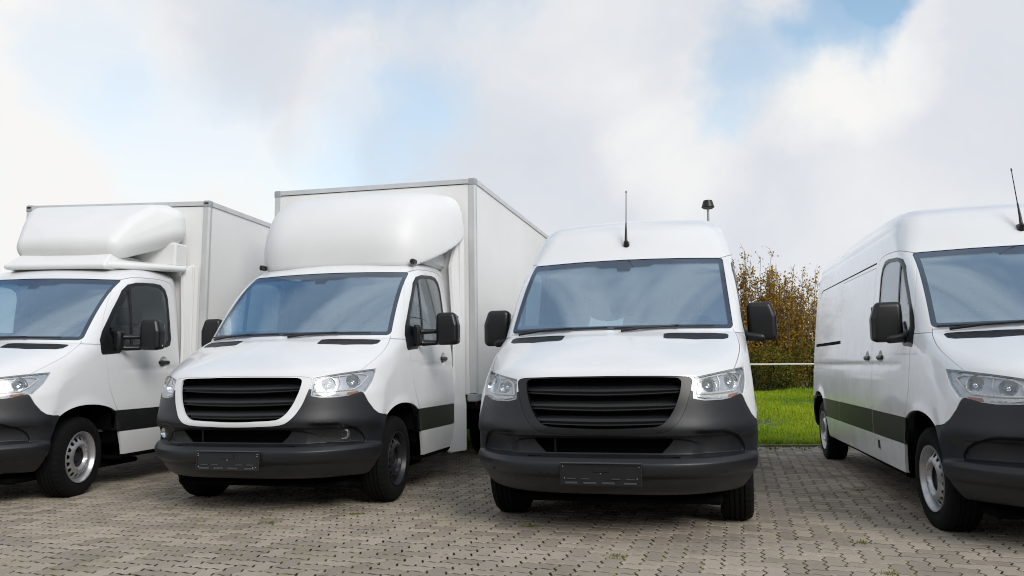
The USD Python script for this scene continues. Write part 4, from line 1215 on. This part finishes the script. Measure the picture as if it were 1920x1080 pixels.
def paver_outline(i, j, horiz):
    w, h = (2, 1) if horiz else (1, 2)
    cs_ = [(i + k, j) for k in range(w)] + [(i + w, j + k) for k in range(h)] + [(i + w - k, j + h) for k in range(w)] + [(i, j + h - k) for k in range(h)]
    out = []
    for k in range(len(cs_)):
        out += unit_edge(cs_[k], cs_[(k + 1) % len(cs_)])
    return np.array(out) * U


def paver_mesh(i, j, horiz, r):
    o = paver_outline(i, j, horiz)
    c = o.mean(0)
    t = np.roll(o, -1, 0) - np.roll(o, 1, 0); n = np.stack([t[:, 1], -t[:, 0]], 1); n /= np.linalg.norm(n, axis=1, keepdims=True)
    tilt = r.normal(0, 0.006, 2); dz = abs(r.normal(0, 0.0009))
    rings = []
    for inset, z in ((0.0112, 0.0), (0.0060, -0.0065), (0.0045, -0.022)):
        q = o - n * (inset * (0.60 + 0.62 * np.abs(n[:, 1:2])) + 0.0005 * r.normal())
        w = q @ np.array([[ca, sa], [-sa, ca]])
        rings.append(np.column_stack([w, z + dz + (q - c) @ tilt]))
    m = len(o)
    top = c @ np.array([[ca, sa], [-sa, ca]])
    v = np.vstack([*rings, [[*top, dz + 0.0006]]])
    k = np.arange(m); k1 = (k + 1) % m
    f = [np.stack([np.full(m, 3 * m), k, k1], 1)]
    for a in (0, 1):
        f += [np.stack([k + a * m, k + (a + 1) * m, k1 + (a + 1) * m], 1), np.stack([k + a * m, k1 + (a + 1) * m, k1 + a * m], 1)]
    return v, np.vstack(f)


pavement = UsdGeom.Xform.Define(stage, '/World/pavement').GetPrim()
tag(pavement, kind='structure')
R_ = np.random.default_rng(11)
cells = []
for i in range(-150, 160):
    for j in range(-20, 160):
        k = (i - j) % 4
        if k not in (0, 3):
            continue
        cx, cy = ((i + 1) * U, (j + 0.5) * U) if k == 0 else ((i + 0.5) * U, (j + 1) * U)
        x, y = cx * ca - cy * sa, cx * sa + cy * ca
        if 2.9 < y < KERB_Y - 0.02 and abs(x) < 0.66 * y + 1.1:
            cells.append((x, y, i, j, k == 0))
front = [c for c in cells if abs(c[0]) < 0.63 * c[1] and c[1] > 4.22]
front.sort(key=lambda c: c[0] ** 2 * 0.15 + c[1] ** 2)
near = set((c[2], c[3]) for c in front[:300])
V_, F_, T_, n_ = [], [], [], 0
for c in cells:
    v, f = paver_mesh(c[2], c[3], c[4], R_)
    if (c[2], c[3]) in near:
        put('paver', (v, f), paver_few[R_.integers(4)], pavement, False)
    else:
        V_.append(v); F_.append(f + n_); n_ += len(v); T_.append(np.full(len(v), R_.uniform()))
pv = put('pavers', (np.vstack(V_), np.vstack(F_)), paver_many, pavement, False, kind='stuff')
UsdGeom.PrimvarsAPI(pv).CreatePrimvar('tone', Sdf.ValueTypeNames.FloatArray, 'vertex').Set(Vt.FloatArray.FromNumpy(np.concatenate(T_).astype(np.float32)))
put('paving_bed', ([(-60, -40, -0.017), (60, -40, -0.017), (60, KERB_Y, -0.017), (-60, KERB_Y, -0.017)], [(0, 1, 2, 3)]), joint_m, pavement, False)
far = [(-60, -40, -0.004), (60, -40, -0.004), (60, 2.8, -0.004), (-60, 2.8, -0.004), (-60, KERB_Y, -0.004), (-9.2, KERB_Y, -0.004), (-3.4, 2.8, -0.004), (60, KERB_Y, -0.004), (9.2, KERB_Y, -0.004), (3.4, 2.8, -0.004)]
put('distant_paving', (far, [(0, 1, 2), (0, 2, 3), (3, 6, 5), (3, 5, 4), (9, 2, 7), (9, 7, 8)]), paver_mat('paving_average', False, 0.93), pavement, False)
kerb_m = principled('kerb_concrete', (0.20, 0.19, 0.16), 0.9, var=0.3, scale=5.0, bump=0.4, bscale=80.0)
for k in range(-9, 13):
    put('edging_stone', box(0.992, 0.07, 0.12, (k + 0.5, KERB_Y + 0.037, -0.035 + 0.004 * math.sin(k * 7)), 0.008), kerb_m, pavement, 30)


def lawn_z(x, y):
    return 0.02 + 0.31 * sstep(y, 12.5, 23.0) + 0.05 * (meshkit.noise(np.stack([x * 0.7, y * 0.7, 0 * x], -1), 3) - 0.5)


gx, gy = np.meshgrid(np.concatenate([[-400, -120, -40], np.linspace(-16, 18, 70), [40, 120, 400]]), np.concatenate([np.linspace(KERB_Y + 0.075, 30, 50), [45, 80, 200, 900]]), indexing='ij')
gz = np.where(gy < 31, lawn_z(gx, gy), 0.33)
n0, n1 = gx.shape
ii, jj = np.meshgrid(np.arange(n0 - 1), np.arange(n1 - 1), indexing='ij')
quads = np.stack([ii * n1 + jj, (ii + 1) * n1 + jj, (ii + 1) * n1 + jj + 1, ii * n1 + jj + 1], -1).reshape(-1, 4)
soil_m = principled('lawn_soil', (0.055, 0.075, 0.018), 0.95, var=0.4, scale=2.0)
put('lawn', (np.stack([gx, gy, gz], -1).reshape(-1, 3), quads), soil_m, '/World', True, kind='structure')
put('ground', ([(-900, -900, -0.06), (900, -900, -0.06), (900, 900, -0.06), (-900, 900, -0.06)], [(0, 1, 2, 3)]), ground_m, '/World', False, kind='structure')


def leaf_mat(name, stops, trans=0.3, scale=1.2):
    """leaf colour that varies from leaf to leaf and in clumps"""
    return mat(name, {'tc': ('texture_coordinate', {}), 'g': ('geometry', {}), 'n': ('noise_texture', {'scale': scale, 'detail': 3.0}), 'nl': ('noise_texture', {'scale': 19.0, 'detail': 1.0}),
                      'a': ('math', {'math_type': 'add'}), 's': ('math', {'math_type': 'multiply', 'value2': 0.5}), 'r': ('rgb_ramp', {'ramp': stops}),
                      'd': ('principled_bsdf', {'roughness': 0.6, 'specular_ior_level': 0.25}), 't': ('translucent_bsdf', {}), 'x': ('mix_closure', {'fac': trans})},
               [('g.position', 'nl.vector'), ('nl.fac', 'a.value1'), ('g.position', 'n.vector'), ('n.fac', 'a.value2'), ('a.value', 's.value1'), ('s.value', 'r.fac'), ('r.color', 'd.base_color'), ('r.color', 't.color'),
                ('d.BSDF', 'x.closure1'), ('t.BSDF', 'x.closure2')], 'x.closure')


grass_m = leaf_mat('grass_blades', [(0.25, (0.065, 0.150, 0.008)), (0.42, (0.140, 0.270, 0.010)), (0.54, (0.34, 0.43, 0.016)), (0.68, (0.50, 0.46, 0.03))], 0.35, 0.45)
weed_m = leaf_mat('weed_blades', [(0.3, (0.10, 0.13, 0.015)), (0.6, (0.20, 0.19, 0.025)), (0.75, (0.30, 0.24, 0.07))], 0.3, 2.0)


def tuft(seed, n, h, spread, w=0.007):
    r = np.random.default_rng(seed); V, F = [], []
    for _ in range(n):
        a = r.uniform(0, 2 * PI); b = np.array([math.cos(a), math.sin(a), 0]); side = np.array([-b[1], b[0], 0])
        p = np.array([*r.normal(0, spread, 2), 0]); hh = h * r.uniform(0.5, 1.15); lean = r.uniform(0.1, 0.7) * hh; ww = w * r.uniform(0.7, 1.3)
        m = p + b * lean * 0.35 + (0, 0, hh * 0.62); t = p + b * lean + (0, 0, hh)
        k = len(V); V += [p - side * ww, p + side * ww, m - side * ww * 0.8, m + side * ww * 0.8, t]
        F += [(k, k + 1, k + 3), (k, k + 3, k + 2), (k + 2, k + 3, k + 4)]
    return np.array(V), np.array(F)


def instancer(path, protos, material, P, yaw, scale, pick, kind='stuff', label=None, cat_=None):
    pi = UsdGeom.PointInstancer.Define(stage, path)
    for k, m in enumerate(protos):
        put('blade_tuft', m, material, path + '/prototypes' if False else path, False)
    kids = [c.GetPath() for c in pi.GetPrim().GetChildren()]
    pi.CreatePrototypesRel().SetTargets(kids)
    pi.CreateProtoIndicesAttr(Vt.IntArray.FromNumpy(pick.astype(np.int32)))
    pi.CreatePositionsAttr(Vt.Vec3fArray.FromNumpy(P.astype(np.float32)))
    pi.CreateOrientationsAttr(Vt.QuathArray([Gf.Quath(float(math.cos(a / 2)), 0, 0, float(math.sin(a / 2))) for a in yaw]))
    pi.CreateScalesAttr(Vt.Vec3fArray.FromNumpy(np.repeat(scale[:, None], 3, 1).astype(np.float32)))
    return tag(pi.GetPrim(), label, cat_, kind=kind)


r = np.random.default_rng(3)
N = 26000
gx_, gy_ = r.uniform(-13, 13, N), KERB_Y + 0.10 + (24.5 - KERB_Y) * r.uniform(0, 1, N) ** 1.35
keep = (gx_ > 1.5) | (r.uniform(size=N) < 0.45)
gx_, gy_ = gx_[keep], gy_[keep]
clump = meshkit.fbm(np.stack([gx_ * 0.9, gy_ * 0.9, 0 * gx_], -1), 3, 5)
instancer('/World/grass', [tuft(50 + k, 16, 0.11, 0.05, 0.0055) for k in range(4)], grass_m, np.stack([gx_, gy_, lawn_z(gx_, gy_) - 0.005], -1), r.uniform(0, 6.28, len(gx_)), 0.45 + 1.25 * np.clip((clump - 0.25) * 1.6, 0, 1) * r.uniform(0.6, 1.3, len(gx_)), r.integers(0, 4, len(gx_)), label='bright green uneven grass behind the paved yard', cat_='grass')
# weeds in the joints: along the edge of the paving and a few spots in the yard
N = 900
wx, wy = r.uniform(-9, 10, N), KERB_Y + 0.05 - np.abs(r.normal(0, 0.28, N))
spots = [(1.43, 4.42), (2.95, 4.72), (2.02, 4.55), (-1.78, 6.1), (0.12, 5.93), (0.62, 5.0), (-1.20, 6.45), (2.6, 6.2), (2.2, 5.35), (-0.5, 4.5), (3.1, 7.5)]
sx = np.concatenate([np.full(14, a) + r.normal(0, 0.035, 14) for a, b in spots]); sy = np.concatenate([np.full(14, b) + r.normal(0, 0.02, 14) for a, b in spots])
wx, wy = np.concatenate([wx, sx]), np.concatenate([wy, sy])
instancer('/World/weeds', [tuft(80 + k, 10, 0.05, 0.022, 0.004) for k in range(3)], weed_m, np.stack([wx, wy, 0 * wx - 0.008], -1), r.uniform(0, 6.28, len(wx)), np.concatenate([r.uniform(0.5, 1.3, N), r.uniform(0.3, 0.62, len(sx))]), r.integers(0, 3, len(wx)), label='low yellowish weeds growing in the paving joints', cat_='weeds')
# scattered dry leaf scraps
N = 420
lx, ly = r.uniform(-5, 6, N), r.uniform(4.2, 11.2, N) 
V_, F_ = [], []
for a, b in zip(lx, ly):
    t = r.uniform(0, 6.28); s_ = r.uniform(0.006, 0.017); z = r.uniform(0.003, 0.007)
    c, d = math.cos(t) * s_, math.sin(t) * s_
    k = len(V_); V_ += [(a - c, b - d, z), (a + d * .45, b - c * .45, z + .003), (a + c, b + d, z + r.uniform(0, .006)), (a - d * .45, b + c * .45, z + .002)]; F_ += [(k, k + 1, k + 2, k + 3)]
put('leaf_scraps', (V_, F_), leaf_mat('dry_leaf', [(0.3, (0.16, 0.09, 0.04)), (0.55, (0.34, 0.24, 0.14)), (0.7, (0.45, 0.38, 0.28))], 0.15, 3.0), '/World', False, kind='stuff', label='dry leaf scraps scattered over the paving')


# shrubs behind the lawn
bark_m = principled('shrub_bark', (0.13, 0.085, 0.05), 0.9, var=0.3, scale=20.0)
autumn_m = leaf_mat('autumn_leaves', [(0.25, (0.07, 0.048, 0.010)), (0.40, (0.20, 0.115, 0.016)), (0.52, (0.40, 0.235, 0.026)), (0.64, (0.50, 0.34, 0.040)), (0.8, (0.27, 0.24, 0.03))], 0.35, 0.8)
green_m = leaf_mat('hedge_leaves', [(0.25, (0.012, 0.020, 0.005)), (0.44, (0.035, 0.055, 0.009)), (0.54, (0.10, 0.11, 0.014)), (0.64, (0.28, 0.20, 0.022)), (0.78, (0.34, 0.22, 0.03))], 0.25, 1.0)


def leaves(P, size, r, droop=0.3):
    n = len(P)
    d = r.normal(size=(n, 3)); d[:, 2] -= droop; d /= np.linalg.norm(d, axis=1, keepdims=True)
    e = np.cross(d, r.normal(size=(n, 3))); e /= np.linalg.norm(e, axis=1, keepdims=True)
    s = (size * r.uniform(0.6, 1.3, n))[:, None]
    nn = np.cross(d, e)
    v = np.stack([P, P + d * s * 0.5 + e * s * 0.27 + nn * s * 0.06, P + d * s, P + d * s * 0.5 - e * s * 0.27 + nn * s * 0.06], 1).reshape(-1, 3)
    k = np.arange(n)[:, None] * 4
    return v, np.vstack([k + [0, 1, 2], k + [0, 2, 3]])


def tall_shrub(seed, height=3.8, width=1.0, nst=26, dense=1.0):
    """upright stems from one base, twigs with leaves that thin out towards the tips"""
    r = np.random.default_rng(seed); stems, P = [], []
    for s in range(nst):
        a, rr = r.uniform(0, 2 * PI), width * math.sqrt(r.uniform(0.02, 1)) * 0.75
        h = height * r.uniform(0.55, 1.03) * (1 - 0.10 * (rr / width))
        base = np.array([math.cos(a) * rr * 0.45, math.sin(a) * rr * 0.45, -0.05])
        t = np.linspace(0, 1, 9)
        bend = np.array([math.cos(a), math.sin(a), 0]) * rr * 0.8
        wob = np.cumsum(r.normal(0, 0.035, (9, 3)), 0) * [1, 1, 0.3]
        p = base + t[:, None] * np.array([0, 0, h]) + (t ** 1.4)[:, None] * bend + wob
        stems.append(tubemesh(p, np.linspace(0.020, 0.0050, 9), 5, False))
        for q in range(int(17 * dense)):
            u = r.uniform(0.05, 1.0); k = u * 8; i0 = min(int(k), 7); b = p[i0] + (p[i0 + 1] - p[i0]) * (k - i0)
            d = np.array([*r.normal(0, 0.6, 2), r.uniform(0.4, 1.3)]); d *= r.uniform(0.18, 0.55) * (1.15 - 0.6 * u) / np.linalg.norm(d)
            tw = np.stack([b, b + d * 0.5 + r.normal(0, 0.02, 3), b + d])
            stems.append(tubemesh(tw, [0.005, 0.0035, 0.002], 4, False))
            nl = int(r.integers(8, 17) * (1.55 - 1.05 * u))
            w = r.uniform(0.1, 1.05, nl)[:, None]
            P.append(b + d * w + r.normal(0, 0.055, (nl, 3)))
    return cat(*stems), leaves(np.vstack(P), 0.088, r)


def low_shrub(seed, w=1.1, h=1.25, n=5200):
    r = np.random.default_rng(seed)
    d = r.normal(size=(n, 3)); d /= np.linalg.norm(d, axis=1, keepdims=True)
    rad = r.uniform(0.35, 1.0, n) ** 0.45 * (0.72 + 0.5 * meshkit.fbm(d * 2.2 + seed, 3, seed))
    P = d * rad[:, None] * [w, w * 0.8, h * (0.62 + 0.10 * (seed % 2))] + [0, 0, h * 0.5]
    P = P[P[:, 2] > 0.0]
    st = []
    for k in range(14):
        q = P[r.integers(len(P))]
        st.append(tubemesh(np.array([[q[0] * 0.15, q[1] * 0.15, -0.05], q * [0.55, 0.55, 0.5], q]), [0.014, 0.009, 0.004], 5, False))
    return cat(*st), leaves(P, 0.070, r)


def shrub(kind, parts, leafmat, label, cat_, loc, rz, group, first={}):
    t = thing(kind, label, cat_, loc, rz, group=group)
    put('stems', parts[0], bark_m, t, 30); put('foliage', parts[1], leafmat, t, False)
    return t


TS = [tall_shrub(200 + k, h, w, n, d) for k, (h, w, n, d) in enumerate([(4.0, 1.0, 34, 1.25), (4.45, 1.0, 36, 1.25), (3.85, 1.0, 34, 1.3)])]
for x, y, k, lab in ((4.9, 25.0, 1, 'autumn shrub behind the cab of the middle van, farthest left of the row'), (6.35, 25.3, 2, 'tall autumn shrub with yellow-brown leaves beside the middle van mirror'), (7.35, 25.0, 1, 'tallest autumn shrub, in the middle of the gap between the two panel vans'),
                     (8.35, 25.35, 0, 'ragged autumn shrub next to the rear edge of the right van'), (9.4, 25.1, 2, 'autumn shrub rising just behind the roof of the right van'), (6.9, 24.25, 0, 'autumn shrub standing forward between two low bushes beside the middle van'), (8.0, 24.2, 2, 'autumn shrub standing forward between two low bushes near the right van'), (10.6, 25.4, 0, 'autumn shrub behind the side of the right van, farthest right of the row')):
    shrub('autumn_shrub', TS[k], autumn_m, lab, 'shrub', (x, y, 0.30), x * 1.7, 'autumn shrubs behind the lawn')
LS = [low_shrub(300 + k) for k in range(2)]
for k, (x, lab) in enumerate(((4.6, 'low dark green bush hidden by the middle van, left end of the low row'), (6.2, 'low dark green bush under the rail beside the middle van'), (7.35, 'low dark green bush under the rail, in the middle of the gap'), (8.6, 'low green bush under the rail next to the right van'), (10.2, 'low dark green bush hidden by the right van, right end of the low row'))):
    shrub('hedge_bush', LS[k % 2], green_m, lab, 'bush', (x, 24.0 + 0.25 * math.sin(k * 2.1), 0.28), k * 2.3, 'low bushes under the rail')

# rail in front of the hedge
rail_m = principled('painted_rail', (0.62, 0.62, 0.58), 0.45, var=0.08)
t = thing('barrier_rail', 'thin pale metal rail on posts running in front of the hedge', 'rail', (0, 20.0, 0))
put('rail', tubemesh([(-7, 0, 1.12), (3, 0, 1.12), (13, 0, 1.12)], 0.022, 10), rail_m, t, 40)
for x in (-6.5, -4.0, -1.6, 0.6, 2.9, 5.15, 7.75, 10.2, 12.6):
    put('post', tubemesh([(x, 0, 0.1), (x, 0, 1.10)], 0.024, 10), rail_m, t, 40)
# lamp post behind the middle van
lx, ly = 7.25, 30.0
pole_m = principled('lamp_pole_grey', (0.36, 0.36, 0.38), 0.45, metallic=0.3)
t = thing('lamp_post', 'slim grey lamp post with a dark hat-shaped lantern, behind the middle van roof', 'street lamp', (lx, ly, 0.3))
put('pole', tubemesh([(0, 0, 0), (0, 0, 3.0), (0, 0, 6.62)], [0.062, 0.052, 0.040], 14), pole_m, t, 40)
put('lantern_hood', lathe([(6.84, 0.0), (6.85, 0.155), (6.82, 0.170), (6.60, 0.235), (6.585, 0.228), (6.80, 0.16), (6.82, 0.0)], 28, 'z'), black_plastic, t, 40)
put('lantern_bowl', lathe([(6.60, 0.225), (6.545, 0.17), (6.53, 0.05), (6.53, 0.0)], 28, 'z'), pole_m, t, 40)
put('lamp_glass', lathe([(6.50, 0.0), (6.50, 0.05), (6.78, 0.055), (6.80, 0.03), (6.80, 0.0)], 20, 'z'), paper_m, t, 40)

# the sheet of paper on the dashboard of the middle van
x3, y3, a3, _ = POSE[2]
px, py, pz = -0.13, 1.02, 1.43
q = np.array([px * math.cos(a3) - py * math.sin(a3) + x3, px * math.sin(a3) + py * math.cos(a3) + y3])
g_ = np.linspace(0, 1, 7)
PV = np.array([(u * 0.26 - 0.13 + 0.02 * v, v * 0.085 + 0.01 * u, 0.030 * (u - 0.45) ** 2 * 4 * v + 0.10 * v - 0.02 * u) for v in np.linspace(0, 1, 5) for u in g_])
PF = [(j * 7 + i, j * 7 + i + 1, j * 7 + i + 8, j * 7 + i + 7) for j in range(4) for i in range(6)]
pp = put('paper_sheet', (PV, PF), paper_m, '/World', True, label='curled white paper sheet leaning on the dashboard behind the middle van windscreen')
pp.SetCustomDataByKey('category', 'paper')
xf = UsdGeom.Xformable(pp); xf.AddTranslateOp().Set(Gf.Vec3d(float(q[0]), float(q[1]), 1.385)); xf.AddRotateZOp().Set(math.degrees(a3))

# the hall across the yard, seen only in the windows and the paint
hall_wall = mat('hall_cladding', {'tc': ('texture_coordinate', {}), 'w': ('wave_texture', {'wave_type': 'bands', 'bands_direction': 'z', 'scale': 3.2, 'distortion': 0.0}), 'r': ('rgb_ramp', {'ramp': [(0.0, (0.12, 0.125, 0.13)), (1.0, (0.20, 0.205, 0.21))]}), 'p': ('principled_bsdf', {'roughness': 0.5})}, [('tc.object', 'w.vector'), ('w.fac', 'r.fac'), ('r.color', 'p.base_color')])
hall_glass = principled('hall_window', (0.03, 0.04, 0.05), 0.08)
t = thing('industrial_hall', 'grey clad industrial hall across the yard, reflected in the vehicle windows', 'building', (4.0, -17.0, 0))
put('wall', box(52, 9, 8.6, (0, -4.5, 4.3)), hall_wall, t, False)
put('plinth', box(52.1, 9.1, 0.6, (0, -4.5, 0.3)), kerb_m, t, False)
put('roof', box(52.6, 9.6, 0.25, (0, -4.5, 8.72)), dark_steel, t, False)
for k in range(9):
    wdw = put('window', box(3.6, 0.10, 1.1, (-22 + k * 5.5, 0.02, 5.9)), hall_glass, t, False)
    put('frame', cat(*[box(0.07, 0.14, 1.2, (-22 + k * 5.5 + a, 0.03, 5.9)) for a in (-1.82, -0.6, 0.6, 1.82)], box(3.7, 0.14, 0.07, (-22 + k * 5.5, 0.03, 6.47)), box(3.7, 0.14, 0.07, (-22 + k * 5.5, 0.03, 5.33))), alu, wdw, False)
for x in (-16, -3, 10):
    put('loading_door', box(3.6, 0.12, 3.6, (x, 0.02, 1.85)), alu, t, False)
